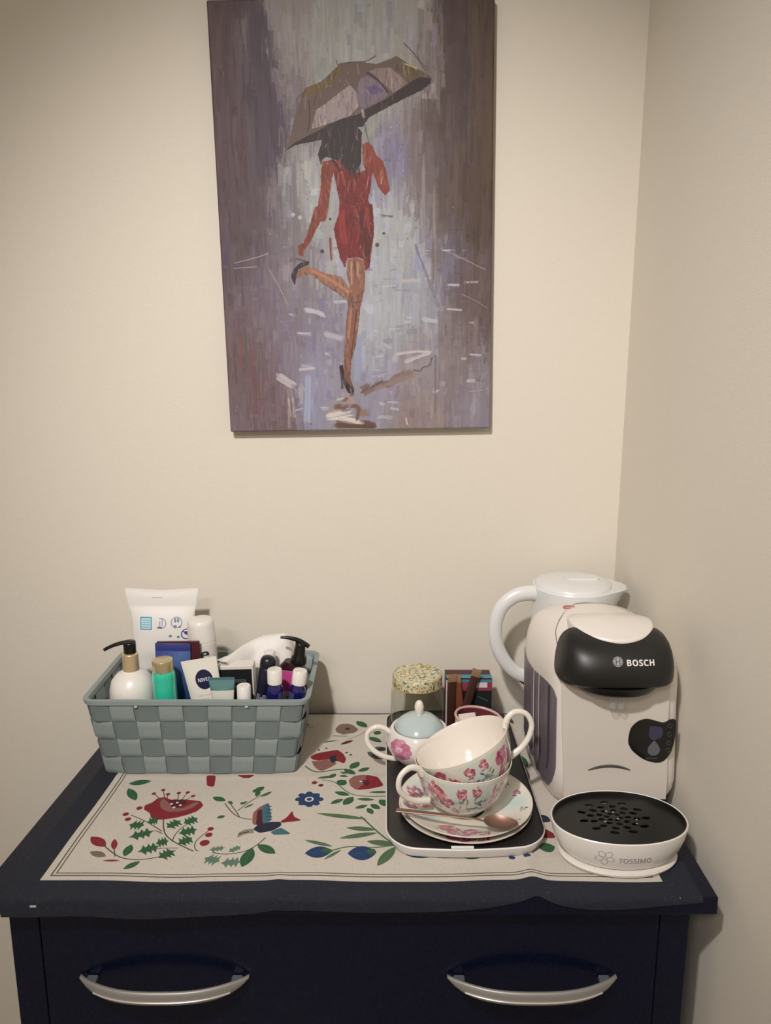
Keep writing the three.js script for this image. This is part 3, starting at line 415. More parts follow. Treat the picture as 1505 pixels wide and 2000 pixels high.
{ // roll-on with a lettered body
  const b = thing('deodorant', 'white round deodorant with a dark letter on it beside the wipes', 'deodorant', [-0.2705, FL, 0.108], [0, rad(-4), rad(2.5)]);
  const h = 0.968 - FL;
  part('body', lathe([[0, 0], [0.0195, 0], [0.0206, 0.002], [0.0206, h - 0.004], [0.0200, h - 0.001], [0.018, h]]), offWhite, b);
  part('cap', lathe([[0.0205, h - 0.001], [0.0208, h], [0.0200, h + 0.024], [0.0188, h + 0.030], [0.016, h + 0.0325], [0, h + 0.0328]]), whitePlastic, b, 'smooth white cap');
  part('lettering', letters('e', 0.0165, 0.0018, h - 0.0255, (x) => Math.sqrt(Math.max(0.0206 ** 2 - x * x, 0)), FONT, 0.0006), std('#2d2b33', 0.5), b, 'dark printed letter e');
}
solo('flat_packet', uvBox(box(0.0625, 0.17, 0.0026, 0, 0.085, 0, 0.001)), std('#4a1a24', 0.42), 'dark maroon flat packet standing behind the blue sachet', 'packet', [-0.3055, FL + 0.0005, 0.138], [0, rad(2), 0]);
{
  const p = thing('sachet', 'mid-blue flat sachet standing behind the green bottle', 'sachet', [-0.317, FL, 0.1425], [0, rad(1), rad(-1.5)]);
  const print = canvas(256, 512, (c, w, h) => { const g = c.createLinearGradient(0, 30, w, h * 0.5); g.addColorStop(0, '#3a4290'); g.addColorStop(0.45, '#5b72a8'); g.addColorStop(1, '#1e3a68'); c.fillStyle = g; c.fillRect(0, 0, w, h); c.fillStyle = '#2c3377'; c.fillRect(0, 0, w, 34); });
  part('wrapper', upright([[0, 0.0255, 0.0004, 4], [0.012, 0.0255, 0.0009, 4], [0.05, 0.0255, 0.0017, 4], [0.12, 0.0255, 0.0017, 4], [0.156, 0.0258, 0.0009, 4], [0.168, 0.0258, 0.0005, 4, 0, 0.0008]], flatUV(0.0258, 0, 0.168), 32), std('#ffffff', 0.36, { map: print }), p);
}
{ // hand cream tube standing on its cap
  const b = thing('cream_tube', 'white cream tube with a round navy badge leaning in the middle of the basket', 'tube', [-0.2425, FL + 0.0005, 0.175], [rad(-1), 0, rad(9.5)]);
  const h = 0.158, print = canvas(384, 1024, (c, w, H) => {
    c.fillStyle = '#e3dfd4'; c.fillRect(0, 0, w, H); c.save(); c.translate(214, 196); c.rotate(-0.02); c.fillStyle = '#17163f'; c.beginPath(); c.ellipse(0, 0, 92, 92 * 1.02, 0, 0, 7); c.fill(); c.fillStyle = '#dcdbe6'; c.font = 'bold 46px sans-serif'; c.textAlign = 'center'; c.fillText('NIVEA', 0, 17); c.restore();
    c.fillStyle = '#a59f95'; c.font = '24px sans-serif'; c.fillText('hand cream', 126, 352); c.fillText('rich care', 150, 386); c.fillStyle = '#8b867e'; c.fillRect(118, 404, 190, 5); });
  part('body', upright([[0.02, 0.017, 0.012, 2], [0.05, 0.0205, 0.0105, 2], [0.1, 0.0235, 0.0072, 2.2], [0.14, 0.0252, 0.0028, 2.6], [0.15, 0.0258, 0.0011, 4], [h, 0.0262, 0.0009, 4]], flatUV(0.0262, 0, h), 48), std('#ffffff', 0.4, { map: print }), b);
  part('cap', lathe([[0, 0], [0.0125, 0], [0.0132, 0.001], [0.0132, 0.0195], [0.012, 0.0205], [0, 0.021]]), whitePlastic, b);
}
{
  const b = thing('sample_tube', 'short teal tube with a flat crimped end beside the white cream tube', 'tube', [-0.2295, FL + 0.0005, 0.1935], [0, 0, rad(1)]);
  const h = 0.9425 - FL, print = canvas(128, 512, (c, w, H) => { c.fillStyle = '#cfd0c5'; c.fillRect(0, 0, w, H); c.fillStyle = '#51777b'; c.fillRect(0, 0, w, 70); c.fillStyle = '#5f8585'; c.beginPath(); c.ellipse(w / 2, 28, 66, 42, 0, 0, 7); c.fill(); c.fillStyle = '#446a70'; c.fillRect(0, 0, w, 12); });
  part('body', upright([[0.016, 0.0105, 0.0085, 2], [0.05, 0.013, 0.0078, 2], [0.1, 0.0155, 0.005, 2.2], [h - 0.012, 0.0175, 0.002, 2.6], [h - 0.006, 0.0182, 0.0009, 4], [h, 0.0185, 0.0007, 4]], flatUV(0.0185, 0, h), 40), std('#ffffff', 0.36, { map: print }), b);
  part('cap', lathe([[0, 0], [0.0078, 0], [0.0082, 0.001], [0.0082, 0.0155], [0.007, 0.0165], [0, 0.0165]]), whitePlastic, b);
}
{
  const b = thing('toiletry_box', 'black card box with faint lettering and white edges under the white towel', 'box', [-0.2165, FL, 0.1475], [0, rad(1), rad(1.2)]);
  part('carton', box(0.052, 0.1395, 0.022, 0, 0.07, 0, 0.0008), offWhite, b);
  const face = canvas(256, 640, (c, w, H) => { c.fillStyle = '#15161a'; c.fillRect(0, 0, w, H); c.fillStyle = '#7d8a88'; c.font = '30px sans-serif'; c.fillText('COMPLEXION', 24, 96); c.font = '17px sans-serif'; c.fillText('cleansing care', 54, 130); });
  part('front_label', uvPlane(0.0475, 0.132, 0, 0.0685, 0.0113), std('#ffffff', 0.45, { map: face }), b, 'black printed front');
}
{ // crumpled white face towel
  const r = rng(5), rings = [];
  const top = (x) => lerp(0.9515, 0.9605, smooth(-0.247, -0.213, x)) + lerp(0, 0.0095, smooth(-0.213, -0.16, x)) - 0.034 * smooth(-0.155, -0.130, x);
  for (let i = 0; i <= 44; i++) {
    const x = lerp(-0.2475, -0.1325, i / 44), e = Math.min(1, Math.sin(PI * clamp(i / 44, 0.0, 1)) * 3.2 + 0.06), back = smooth(-0.236, -0.196, x), y1 = top(x), y0 = lerp(0.9500, 0.852, back), zc = lerp(0.1480, 0.0915, back), zr = lerp(0.0105, 0.0265, back), ring = [];
    for (let j = 0; j < 56; j++) {
      const a = j / 56 * 2 * PI, n = 1 + (0.035 * Math.sin(a * 5 + x * 90) + 0.02 * Math.sin(a * 9 - x * 150)) * back;
      ring.push(new THREE.Vector3(x, lerp(y0, y1, 0.5 + 0.5 * Math.sin(a) * e) + (r() - 0.5) * 0.0008 * (1 + 4 * smooth(-0.165, -0.14, x)), zc + zr * sgnpow(Math.cos(a), 0.8) * e * n + (r() - 0.5) * 0.0008 - 0.0025 * back * Math.sin(x * 160) * Math.max(0, Math.sin(a))));
    }
    rings.push(ring);
  }
  const pile = noiseTex(128, 9, (x, y, q) => q(), [6, 10]);
  solo('face_towel', loft(rings, { crease: 0 }), std('#f0ece8', 0.97, { bumpMap: pile, bumpScale: 0.0003 }), 'crumpled fluffy white face towel at the back of the basket', 'towel');
}
{ // bottles with screw caps along the front right
  const capRing = (r0, y0, y1) => { const rings = []; for (const [y, k] of [[y0, 1], [y1 - 0.0015, 1], [y1, 0.9]]) rings.push(Array.from({ length: 72 }, (_, j) => { const a = j / 72 * 2 * PI, q = r0 * k * (1 + (j % 3 === 0 ? 0.02 : 0)); return new THREE.Vector3(Math.cos(a) * q, y, Math.sin(a) * q); })); return loft(rings, { crease: 0.9 }); };
  const vial = (name, label, at, tilt, h, r0, bodyMat, capR, capH, wrap) => {
    const b = thing(name, label, 'bottle', at, [0, 0, tilt], name === 'dropper_bottle' ? 'small blue bottles with white caps' : undefined);
    part('body', lathe([[0, 0], [r0 - 0.001, 0], [r0, 0.0015], [r0, h - 0.011], [r0 * 0.9, h - 0.006], [r0 * 0.7, h - 0.002], [r0 * 0.68, h]], 48), bodyMat, b);
    part('cap', capRing(capR, h - 0.0005, h + capH), whitePlastic, b, 'white ribbed screw cap');
    if (wrap) part('paper_label', new THREE.CylinderGeometry(r0 + 0.0003, r0 + 0.0003, h * 0.5, 32, 1, true, wrap[0], wrap[1]).translate(0, h * 0.66, 0), wrap[2], b);
    return b;
  };
  const blueGlass = phys('#131055', 0.12, { clearcoat: 1, clearcoatRoughness: 0.08 }), dullLabel = std('#3d3d63', 0.6);
  vial('dropper_bottle', 'small dark blue bottle with white cap standing left of its twin', [-0.1582, FL, 0.191], rad(-0.5), 0.9347 - FL, 0.0121, blueGlass, 0.0104, 0.0202, [0.5, 0.9, dullLabel]);
  vial('dropper_bottle', 'small dark blue bottle with white cap in the basket corner, right of its twin', [-0.1425, FL + 0.001, 0.187], rad(-8.5), 0.9322 - FL, 0.0118, blueGlass, 0.0102, 0.0198, [-1.2, 0.9, dullLabel]);
  vial('small_white_bottle', 'small all-white capped bottle at the front of the basket beside the black box', [-0.2004, FL, 0.196], 0, 0.908 - FL, 0.0092, offWhite, 0.0098, 0.0245);
  vial('white_capped_bottle', 'white capped bottle half hidden behind the black spray can', [-0.1712, FL, 0.1385], 0, 0.945 - FL, 0.0085, offWhite, 0.0082, 0.016);
}
{ // spray can leaning to the right
  const a = rad(-8.5), L = (0.9655 - FL) / Math.cos(a), b = thing('spray_can', 'slim navy black spray can with a white printed band leaning right', 'can', [-0.1915, FL + 0.0012, 0.1715], [0, 0, a]);
  const print = canvas(512, 512, (c, w, H) => { c.fillStyle = '#191a2d'; c.fillRect(0, 0, w, H); c.fillStyle = '#c9c8d2'; c.font = 'bold 38px sans-serif'; for (const x of [-16, 240, 496]) c.fillText('NIVEA', x, 116); c.font = '21px sans-serif'; c.fillText('MEN invisible', -12, 232); c.fillText('MEN invisible', 430, 232); c.fillRect(0, 256, w, 8); c.fillStyle = '#9a99a6'; c.fillText('deep care', 0, 292); c.fillText('deep care', 440, 292); });
  const g = lathe([[0.0095, 0.001], [0.0112, 0.003], [0.0112, L - 0.019], [0.0104, L - 0.015]], 40); part('body', g, phys('#ffffff', 0.3, { map: print }), b);
  part('bottom', lathe([[0, 0], [0.0095, 0], [0.0095, 0.002], [0, 0.002]], 40), blackPlastic, b);
  part('cap', lathe([[0.0105, L - 0.016], [0.0112, L - 0.0145], [0.011, L - 0.007], [0.009, L - 0.0025], [0.005, L - 0.0004], [0, L]], 40), phys('#14141f', 0.35), b, 'domed black cap');
}
{ // dark pump bottle with a pink label
  const b = thing('shower_gel_bottle', 'dark plum pump bottle with a pink label in the back right of the basket', 'bottle', [-0.1545, FL + 0.002, 0.1335], [0, 0, rad(-7)]);
  const h = 0.934 - FL, plum = phys('#2b1018', 0.25);
  part('body', loft([[0, 0.022, 0.013], [0.003, 0.0215, 0.0145], [h - 0.02, 0.0225, 0.0145], [h - 0.004, 0.021, 0.0125], [h + 0.008, 0.013, 0.010]].map(([y, a, d]) => oval(0.001, y, 0, a, d, 3, 48))), plum, b);
  const lab = canvas(256, 640, (c, w, H) => { c.fillStyle = '#cf4f95'; c.fillRect(0, 0, w, H); c.fillStyle = '#d9d3e6'; c.fillRect(0, 176, w, H); c.fillStyle = '#5a3f9c'; c.font = 'bold 74px sans-serif'; c.fillText('V7', 104, 268); c.font = '30px sans-serif'; for (let i = 0; i < 5; i++) c.fillText('shower gel'.slice(i, 10), 84, 316 + i * 38); });
  part('front_label', uvPlane(0.038, 0.118, 0.0005, h - 0.061, 0.0147), std('#ffffff', 0.4, { map: lab }), b, 'pink and white label');
  part('neck', lathe([[0.0118, h + 0.006], [0.0122, h + 0.009], [0.0115, h + 0.016], [0.0092, h + 0.019], [0.0075, h + 0.036], [0.0072, h + 0.039], [0, h + 0.039]], 40).translate(0.0085, 0, 0), blackPlastic, b);
  part('pump', limb([[0.0215, h + 0.0335, 0], [0.0165, h + 0.0365, 0], [0.0045, h + 0.0415, 0], [-0.0105, h + 0.0440, 0.001], [-0.0215, h + 0.0437, 0.002]], (t) => lerp(0.0042, 0.0024, t) * (0.75 + 0.25 * Math.sin(PI * t)), 40, 14, 1), blackPlastic, b, 'black pump head');
}
function uvPlane(w, h, x, y, z) { return new THREE.BoxGeometry(w, h, 0.0006).translate(x, y, z); }

// ---------------------------------------------------------------- tray and crockery
const china = (extra = {}) => phys('#ffffff', 0.16, { clearcoat: 0.7, clearcoatRoughness: 0.05, ...extra }), plainChina = phys('#e6dfd4', 0.16, { clearcoat: 0.7, clearcoatRoughness: 0.05 });
const TF = 0.8056;                                      // floor of the tray
{
  const t = thing('serving_tray', 'shallow dark tray with a white outer edge carrying the teacups', 'tray');
  const outline = (inset, y) => {
    const pts = [], x0 = 0.0005 + inset, x1 = 0.1975 - inset, z0 = 0.04 + inset, z1 = 0.397 - inset, R = 0.036 - inset;
    for (const [cx, cz, a0] of [[x1 - R, z1 - R, 0], [x0 + R, z1 - R, 90], [x0 + R, z0 + R, 180], [x1 - R, z0 + R, 270]]) for (let i = 0; i <= 14; i++) {
      const a = rad(a0 + i / 14 * 90), x = cx + R * Math.cos(a); let z = cz + R * Math.sin(a);
      z += smooth(0.3, 0.397, z) * 0.010 * (1 - ((x - 0.09) / 0.1) ** 2); pts.push(new THREE.Vector3(x, y, z));
    }
    // straight sides get points too
    const out = []; pts.forEach((p, i) => { const q = pts[(i + 1) % pts.length]; out.push(p); if (i % 15 === 14) for (let k = 1; k < 12; k++) { const m = p.clone().lerp(q, k / 12); if (i === 14) m.z = z1 + 0.010 * (1 - ((m.x - 0.09) / 0.1) ** 2) * smooth(0.3, 0.397, z1); out.push(m); } });
    return out;
  };
  const dark = std('#211f20', 0.36), under = CT + 0.0008;
  part('shell', loft([outline(0.012, under), outline(0.007, under + 0.0004), outline(0.0012, 0.8120), outline(-0.0002, 0.8172), outline(0.0012, 0.8184), outline(0.004, 0.8165), outline(0.0090, 0.8070), outline(0.0150, 0.8040)], { crease: 0.5 }), phys('#dcdad8', 0.35), t, 'white outer edge');
  part('lining', loft([outline(0.0011, 0.8180), outline(0.0013, 0.8190), outline(0.0028, 0.8192), outline(0.0078, 0.8095), outline(0.0125, 0.8060), outline(0.02, TF)], { crease: 0.5 }), dark, t, 'dark inside');
  part('sticker', box(0.027, 0.0012, 0.0042, 0, 0, 0, 0.0003).rotateX(rad(8)).translate(0.0915, 0.8198, 0.4045), std('#e4e0dc', 0.6), t, 'small white sticker');
}
// floral print: roses, leaves and pale blue washes; mm = pixels per millimetre
function rose(c, x, y, q, r, deep = ['#ab4a6c', '#bb6c88', '#caa0ab', '#9c3d60']) {
  for (let i = 0; i < 26; i++) { const a = r() * 7, d = q * Math.sqrt(r()) * 0.9; c.globalAlpha = 0.75; c.fillStyle = deep[(r() * 4) | 0]; c.beginPath(); c.ellipse(x + Math.cos(a) * d, y + Math.sin(a) * d, q * (0.18 + r() * 0.24), q * (0.12 + r() * 0.16), a + 1.2, 0, 7); c.fill(); }
  for (let i = 0; i < 6; i++) { const a = r() * 7; c.globalAlpha = 0.6; c.fillStyle = '#ecc6cf'; c.beginPath(); c.ellipse(x + Math.cos(a) * q * 0.5, y + Math.sin(a) * q * 0.5, q * 0.13, q * 0.08, a, 0, 7); c.fill(); } c.globalAlpha = 1;
}
function sprig(c, x, y, q, r, col = '#6a7468') { for (let i = 0; i < 7; i++) { const a = r() * 7, u = x + Math.cos(a) * q * r(), v = y + Math.sin(a) * q * 0.6 * r(); c.strokeStyle = col; c.globalAlpha = 0.75; c.lineWidth = q * 0.05; c.beginPath(); c.moveTo(x, y); c.quadraticCurveTo((x + u) / 2, v, u, v); c.stroke(); c.fillStyle = r() < 0.6 ? '#7e8a76' : '#4f5854'; c.beginPath(); c.ellipse(u, v, q * 0.2, q * 0.09, a, 0, 7); c.fill(); } c.globalAlpha = 1; }
const cupPrint = canvas(1536, 512, (c, w, h) => {       // lower part of the picture = outside of the cup, upper part = plain inside
  const r = rng(31); c.fillStyle = '#e6ded3'; c.fillRect(0, 0, w, h); const out = h * 0.5;
  c.fillStyle = '#dcd8cc'; c.fillRect(0, out + 4, w, out);
  for (const x of [0.06, 0.3, 0.52, 0.8, 0.97]) { const g = c.createRadialGradient(x * w, h * 0.68, 5, x * w, h * 0.68, 130); g.addColorStop(0, 'rgba(186,206,202,0.8)'); g.addColorStop(1, 'rgba(190,212,208,0)'); c.fillStyle = g; c.fillRect(0, out + 4, w, out); }
  for (const o of [0, 0.5]) {
    for (const [x, y, q, warm] of [[0.885, 0.64, 54, 1], [0.925, 0.72, 46, 1], [0.87, 0.8, 40, 0], [0.125, 0.66, 58, 0], [0.105, 0.8, 40, 0], [0.30, 0.66, 50, 1], [0.985, 0.62, 30, 1], [0.035, 0.6, 30, 1], [0.96, 0.84, 26, 0]]) { const u = ((x + o) % 1) * w; rose(c, u, y * h, q, r, warm ? ['#b24a62', '#bf6a72', '#cf8d92', '#9a3a55'] : undefined); }
    for (const [x, y, q] of [[0.0, 0.78, 80], [0.03, 0.72, 70], [0.2, 0.74, 75], [0.84, 0.78, 60], [0.38, 0.75, 70], [0.07, 0.84, 56], [0.98, 0.72, 60], [0.05, 0.8, 70]]) sprig(c, ((x + o) % 1) * w, y * h, q, r);
  }
  c.fillStyle = '#c9a79a'; c.fillRect(0, out - 2, w, 5);
});
const saucerPrint = canvas(1024, 1024, (c, w, h) => {
  const r = rng(12); c.fillStyle = '#dfdacd'; c.fillRect(0, 0, w, h);
  for (let i = 0; i < 12; i++) { const a = i * 0.9, d = 330 + r() * 90, x = w / 2 + Math.cos(a) * d, y = h / 2 + Math.sin(a) * d, g = c.createRadialGradient(x, y, 5, x, y, 130); g.addColorStop(0, 'rgba(184,206,203,0.75)'); g.addColorStop(1, 'rgba(190,212,210,0)'); c.fillStyle = g; c.fillRect(0, 0, w, h); }
  const at = (deg, d) => [w / 2 + Math.cos(rad(deg)) * d * w / 2, h / 2 + Math.sin(rad(deg)) * d * h / 2];
  for (const [deg, d, q] of [[100, 0.80, 104], [114, 0.72, 84], [90, 0.76, 70], [78, 0.84, 50], [186, 0.70, 84], [200, 0.80, 66], [172, 0.84, 50], [285, 0.75, 90], [300, 0.8, 60], [345, 0.82, 34]]) rose(c, ...at(deg, d), q, r, d < 0.75 ? ['#b24a62', '#bf6a72', '#cf8d92', '#9a3a55'] : undefined);
  for (const [deg, d, q] of [[150, 0.8, 70], [75, 0.8, 60], [40, 0.78, 80], [15, 0.82, 70], [225, 0.8, 80], [255, 0.8, 60], [325, 0.8, 70], [125, 0.85, 50]]) sprig(c, ...at(deg, d), q, r, '#8a9285');
  c.strokeStyle = '#cdb0a3'; c.lineWidth = 9; c.beginPath(); c.arc(w / 2, h / 2, w / 2 - 8, 0, 7); c.stroke();
});
const cupMat = china({ map: cupPrint }), saucerMat = china({ map: saucerPrint });
function saucerGeo() {
  const g = lathe([[0, 0.0022], [0.028, 0.0022], [0.029, 0], [0.032, 0], [0.034, 0.0022], [0.058, 0.0085], [0.0835, 0.0182], [0.0852, 0.0196], [0.0850, 0.0206], [0.0838, 0.0204], [0.058, 0.0112], [0.036, 0.0056], [0.0, 0.0050]], 96);
  const p = g.attributes.position, uv = g.attributes.uv; for (let i = 0; i < p.count; i++) uv.setXY(i, 0.5 + p.getX(i) / 0.1712, 0.5 - p.getZ(i) / 0.1712); return g;
}
{
  const s = saucerGeo(), ring = lathe([[0.0842, 0.0196], [0.0852, 0.0201], [0.0851, 0.0209], [0.0840, 0.0209], [0.0832, 0.0204]], 96), ringMat = phys('#e0d0c4', 0.2, { clearcoat: 0.6 });
  const a = thing('saucer', 'lower of the two stacked floral saucers, resting on the tray', 'saucer', [0.1025, TF, 0.3205], [0, 0, 0], 'stacked floral saucers');
  part('dish', s, saucerMat, a); part('rim_line', ring, ringMat, a, 'pale pink rim line');
  const b = a.clone(); b.name = numbered('saucer'); b.position.set(0.1035, TF + 0.0070, 0.3195); b.userData = { label: 'upper floral saucer of the pair, right under the teacup and spoon', category: 'saucer', group: 'stacked floral saucers' }; scene.add(b);
}
{
  const prof = [[0, 0.003], [0.024, 0.003], [0.0252, 0], [0.0278, 0], [0.0285, 0.0035], [0.034, 0.0075], [0.044, 0.0165], [0.0525, 0.030], [0.058, 0.046], [0.0612, 0.062], [0.0622, 0.0672], [0.0614, 0.0684], [0.0602, 0.0668], [0.0588, 0.060], [0.0556, 0.046], [0.050, 0.031], [0.042, 0.0185], [0.032, 0.0098], [0.018, 0.0066], [0, 0.006]];
  const g = lathe(prof, 96), uv = g.attributes.uv, n = prof.length;
  for (let i = 0; i < uv.count; i++) { const k = i % n, y = prof[k][1] / 0.0684; uv.setY(i, k <= 11 ? 0.02 + 0.48 * y : 0.52 + 0.44 * (1 - y)); }
  const handle = limb([[0.0585, 0.060, 0], [0.0655, 0.0695, 0], [0.078, 0.0735, 0], [0.0905, 0.0655, 0], [0.0925, 0.050, 0], [0.083, 0.0355, 0], [0.068, 0.026, 0], [0.050, 0.0215, 0]], (t) => 0.0036 + 0.0012 * Math.abs(2 * t - 1) ** 2, 60, 14, 0.85);
  const rim = new THREE.TorusGeometry(0.0617, 0.00075, 8, 96).rotateX(PI / 2).translate(0, 0.0679, 0), rimMat = phys('#e2d4c6', 0.2, { clearcoat: 0.6 });
  const a = thing('teacup', 'lower upright floral teacup standing on the saucers with another cup in it', 'teacup', [0.099, TF + 0.0070 + 0.0058, 0.3145], [0, rad(207), 0], 'nested floral teacups');
  const bowl = part('bowl', g, cupMat, a); bowl.rotation.y = rad(-207); part('handle', handle, plainChina, a); part('rim_line', rim, rimMat, a);
  const b = a.clone(); b.name = numbered('teacup'); b.position.set(0.1234, 0.8440, 0.3145); b.rotation.set(rad(-4.5), 0, rad(22.5));
  b.children[0].rotation.y = rad(-4); b.children[1].rotation.y = rad(8);
  b.userData = { label: 'upper floral teacup tipped to the left inside the other cup, white inside showing', category: 'teacup', group: 'nested floral teacups' }; scene.add(b);
}
{ // spoon across the saucer
  const s = thing('teaspoon', 'copper coloured teaspoon lying across the front of the saucer', 'spoon', [0, 0.8432, 0]), m = phys('#8c6e60', 0.4, { metalness: 0.6 });
  part('handle', limb([[0.0135, -0.0005, 0.363], [0.05, -0.0005, 0.3695], [0.085, -0.0008, 0.376], [0.108, -0.0012, 0.3805], [0.120, -0.0028, 0.3832]], (t) => lerp(0.0042, 0.0020, smooth(0, 0.9, t)), 48, 12, 0.42), m, s);
  const dir = new THREE.Vector2(0.985, 0.17).normalize();
  const shell = (out) => { const pos = []; for (let i = 0; i <= 20; i++) { const ring = []; const d = i / 20; for (let j = 0; j < 40; j++) { const a = j / 40 * 2 * PI, u = Math.cos(a) * d * 0.0205, v = Math.sin(a) * d * (0.0128 - 0.0025 * Math.cos(a)); ring.push(new THREE.Vector3(0.139 + u * dir.x - v * dir.y, -0.0068 * (1 - d * d) - 0.0008 + (out ? -0.0011 : 0), 0.3862 + u * dir.y + v * dir.x)); } pos.push(ring); } return pos; };
  part('bowl', loft([...shell(true), ...shell(false).reverse()], { caps: false, crease: 0.8 }), m, s, 'shiny copper bowl');
}
{ // sugar bowl
  const s = thing('sugar_bowl', 'white sugar bowl with pink flower, pale blue lid and a loop handle', 'sugar bowl', [0.0482, TF, 0.19]);
  const print = canvas(1536, 512, (c, w, h) => {
    const r = rng(6); c.fillStyle = '#e3dcd9'; c.fillRect(0, 0, w, h);
    const flower = (x, y, q) => { for (let i = 0; i < 9; i++) { const a = i / 9 * 2 * PI; c.fillStyle = ['#bd7590', '#c98da0', '#b26683'][i % 3]; c.globalAlpha = 0.9; c.beginPath(); c.ellipse(x + Math.cos(a) * q * 0.55, y + Math.sin(a) * q * 0.75, q * 0.34, q * 0.36, a, 0, 7); c.fill(); } rose(c, x, y, q * 0.5, r, ['#c77796', '#d595aa', '#dca6b4', '#b9658a']); c.globalAlpha = 1; };
    flower(w * 0.893, h * 0.30, 118); flower(w * 0.42, h * 0.36, 90); rose(c, w * 0.05, h * 0.36, 12, r); for (let i = 0; i < 26; i++) { c.globalAlpha = 0.4; c.fillStyle = r() < 0.5 ? '#b9a6a0' : '#a9b7b0'; c.beginPath(); c.arc(r() * w, h * (0.2 + r() * 0.6), 2 + r() * 4, 0, 7); c.fill(); } c.globalAlpha = 1;
  });
  const prof = [[0, 0.002], [0.024, 0.002], [0.0255, 0], [0.029, 0], [0.0295, 0.003], [0.0275, 0.0075], [0.031, 0.0125], [0.040, 0.0215], [0.0465, 0.034], [0.0470, 0.0425], [0.0445, 0.0525], [0.0405, 0.0590], [0.0392, 0.0605], [0.0362, 0.0607], [0.0355, 0.058]];
  const g = lathe(prof, 80), uv = g.attributes.uv; for (let i = 0; i < uv.count; i++) uv.setY(i, prof[i % prof.length][1] / 0.0605);
  part('bowl', g, china({ map: print }), s);
  const lid = part('lid', lathe([[0.0345, 0.0595], [0.0352, 0.0612], [0.0342, 0.0636], [0.0298, 0.0695], [0.0215, 0.0758], [0.012, 0.0788], [0.006, 0.0792], [0, 0.0792]], 72), phys('#b6c5c4', 0.16, { clearcoat: 0.7, clearcoatRoughness: 0.05 }), s, 'pale blue domed lid');
  part('knob', lathe([[0.0042, 0.078], [0.0044, 0.081], [0.0064, 0.0865], [0.0068, 0.092], [0.0052, 0.0975], [0.003, 0.1003], [0, 0.101]], 32), plainChina, lid, 'white egg-shaped knob');
  const loop = [[-0.040, 0.0490, 0], [-0.050, 0.0580, 0.0], [-0.0625, 0.0600, 0.001], [-0.0735, 0.0520, 0.002], [-0.0745, 0.0400, 0.004], [-0.066, 0.0275, 0.007], [-0.050, 0.0180, 0.008], [-0.028, 0.0115, 0.006]];
  part('handle', limb(loop, () => 0.0038, 60, 14), plainChina, s);
}
{ // jug behind the cups
  const j = thing('milk_jug', 'small pink-rimmed jug with dark red inside, half hidden behind the tipped teacup', 'jug', [0.1285, TF + 0.002, 0.172], [0, 0, rad(-7)]);
  part('body', lathe([[0, 0.001], [0.02, 0.001], [0.0215, 0], [0.0235, 0.001], [0.027, 0.012], [0.032, 0.030], [0.0335, 0.048], [0.0345, 0.064], [0.0335, 0.064], [0.0322, 0.048], [0.031, 0.042]], 64), plainChina, j);
  part('lining', lathe([[0.0333, 0.0640], [0.0318, 0.050], [0.0298, 0.032], [0.024, 0.014], [0, 0.006]], 64), std('#652a30', 0.4, { side: THREE.DoubleSide }), j, 'dark red glazed inside');
  part('rim', new THREE.TorusGeometry(0.0342, 0.0021, 10, 80).rotateX(PI / 2).translate(0, 0.0642, 0), phys('#cfa7a3', 0.25), j, 'pink rim');
  part('spout', slab([[-0.006, 0], [0.006, 0], [0.002, 0.009], [-0.002, 0.009]], 0.003, 0.0006).rotateX(PI / 2).rotateY(rad(15)).translate(0.012, 0.064, 0.031), plainChina, j);
}
solo('sugar_sachet', upright([[0, 0.014, 0.0006, 4], [0.006, 0.0145, 0.003, 3], [0.02, 0.015, 0.006, 2.6], [0.036, 0.0145, 0.003, 3], [0.042, 0.014, 0.0006, 4]], null, 32), std('#dfd2cc', 0.6), 'white sachet standing inside the pink-rimmed jug', 'sachet', [0.126, TF + 0.026, 0.172], [rad(-32), rad(20), rad(8)]);
{ // jar
  const j = thing('glass_jar', 'clear glass jar with a speckled patterned lid on the tray by the wall', 'jar', [0.0495, TF, 0.0875]);
  const h = 0.081;
  part('glass', lathe([[0, 0.001], [0.034, 0.001], [0.039, 0.003], [0.0415, 0.009], [0.0417, h - 0.018], [0.0405, h - 0.010], [0.0362, h - 0.002], [0.0352, h + 0.010]], 80), phys('#eef0ea', 0.04, { transmission: 1, thickness: 0, ior: 1.5, clearcoat: 0.3 }), j);
  const dots = canvas(1024, 512, (c, w, hh) => { const r = rng(15); c.fillStyle = '#cdc3a2'; c.fillRect(0, 0, w, hh); const cols = ['#8a6a35', '#c9b070', '#e9e2c4', '#5d7f86', '#9b8f55', '#4d5f4a', '#a98a58', '#e6d9a2', '#8fb0a8']; for (let i = 0; i < 2600; i++) { c.fillStyle = cols[(r() * cols.length) | 0]; c.beginPath(); c.ellipse(r() * w, r() * hh, 3 + r() * 8, 3 + r() * 5, r() * 3, 0, 7); c.fill(); } });
  const lid = lathe([[0.0355, h - 0.001], [0.0375, h - 0.001], [0.0385, h + 0.001], [0.0385, h + 0.014], [0.0378, h + 0.0172], [0.0350, h + 0.0186], [0.030, h + 0.0188], [0, h + 0.0190]], 96), p = lid.attributes.position, uv = lid.attributes.uv;
  for (let i = 0; i < p.count; i++) if (Math.hypot(p.getX(i), p.getZ(i)) < 0.0362 && p.getY(i) > h + 0.01) uv.setXY(i, 0.5 + p.getX(i) / 0.24, 0.5 + p.getZ(i) / 0.12); else uv.setXY(i, uv.getX(i), (p.getY(i) - h) / 0.12);
  part('lid', lid, std('#ffffff', 0.42, { map: dots }), j, 'yellow speckled screw lid');
  part('lid_ridge', new THREE.TorusGeometry(0.0385, 0.0008, 8, 96).rotateX(PI / 2).translate(0, h + 0.0005, 0), std('#a98f52', 0.4), lid && j, 'rolled lid edge');
}
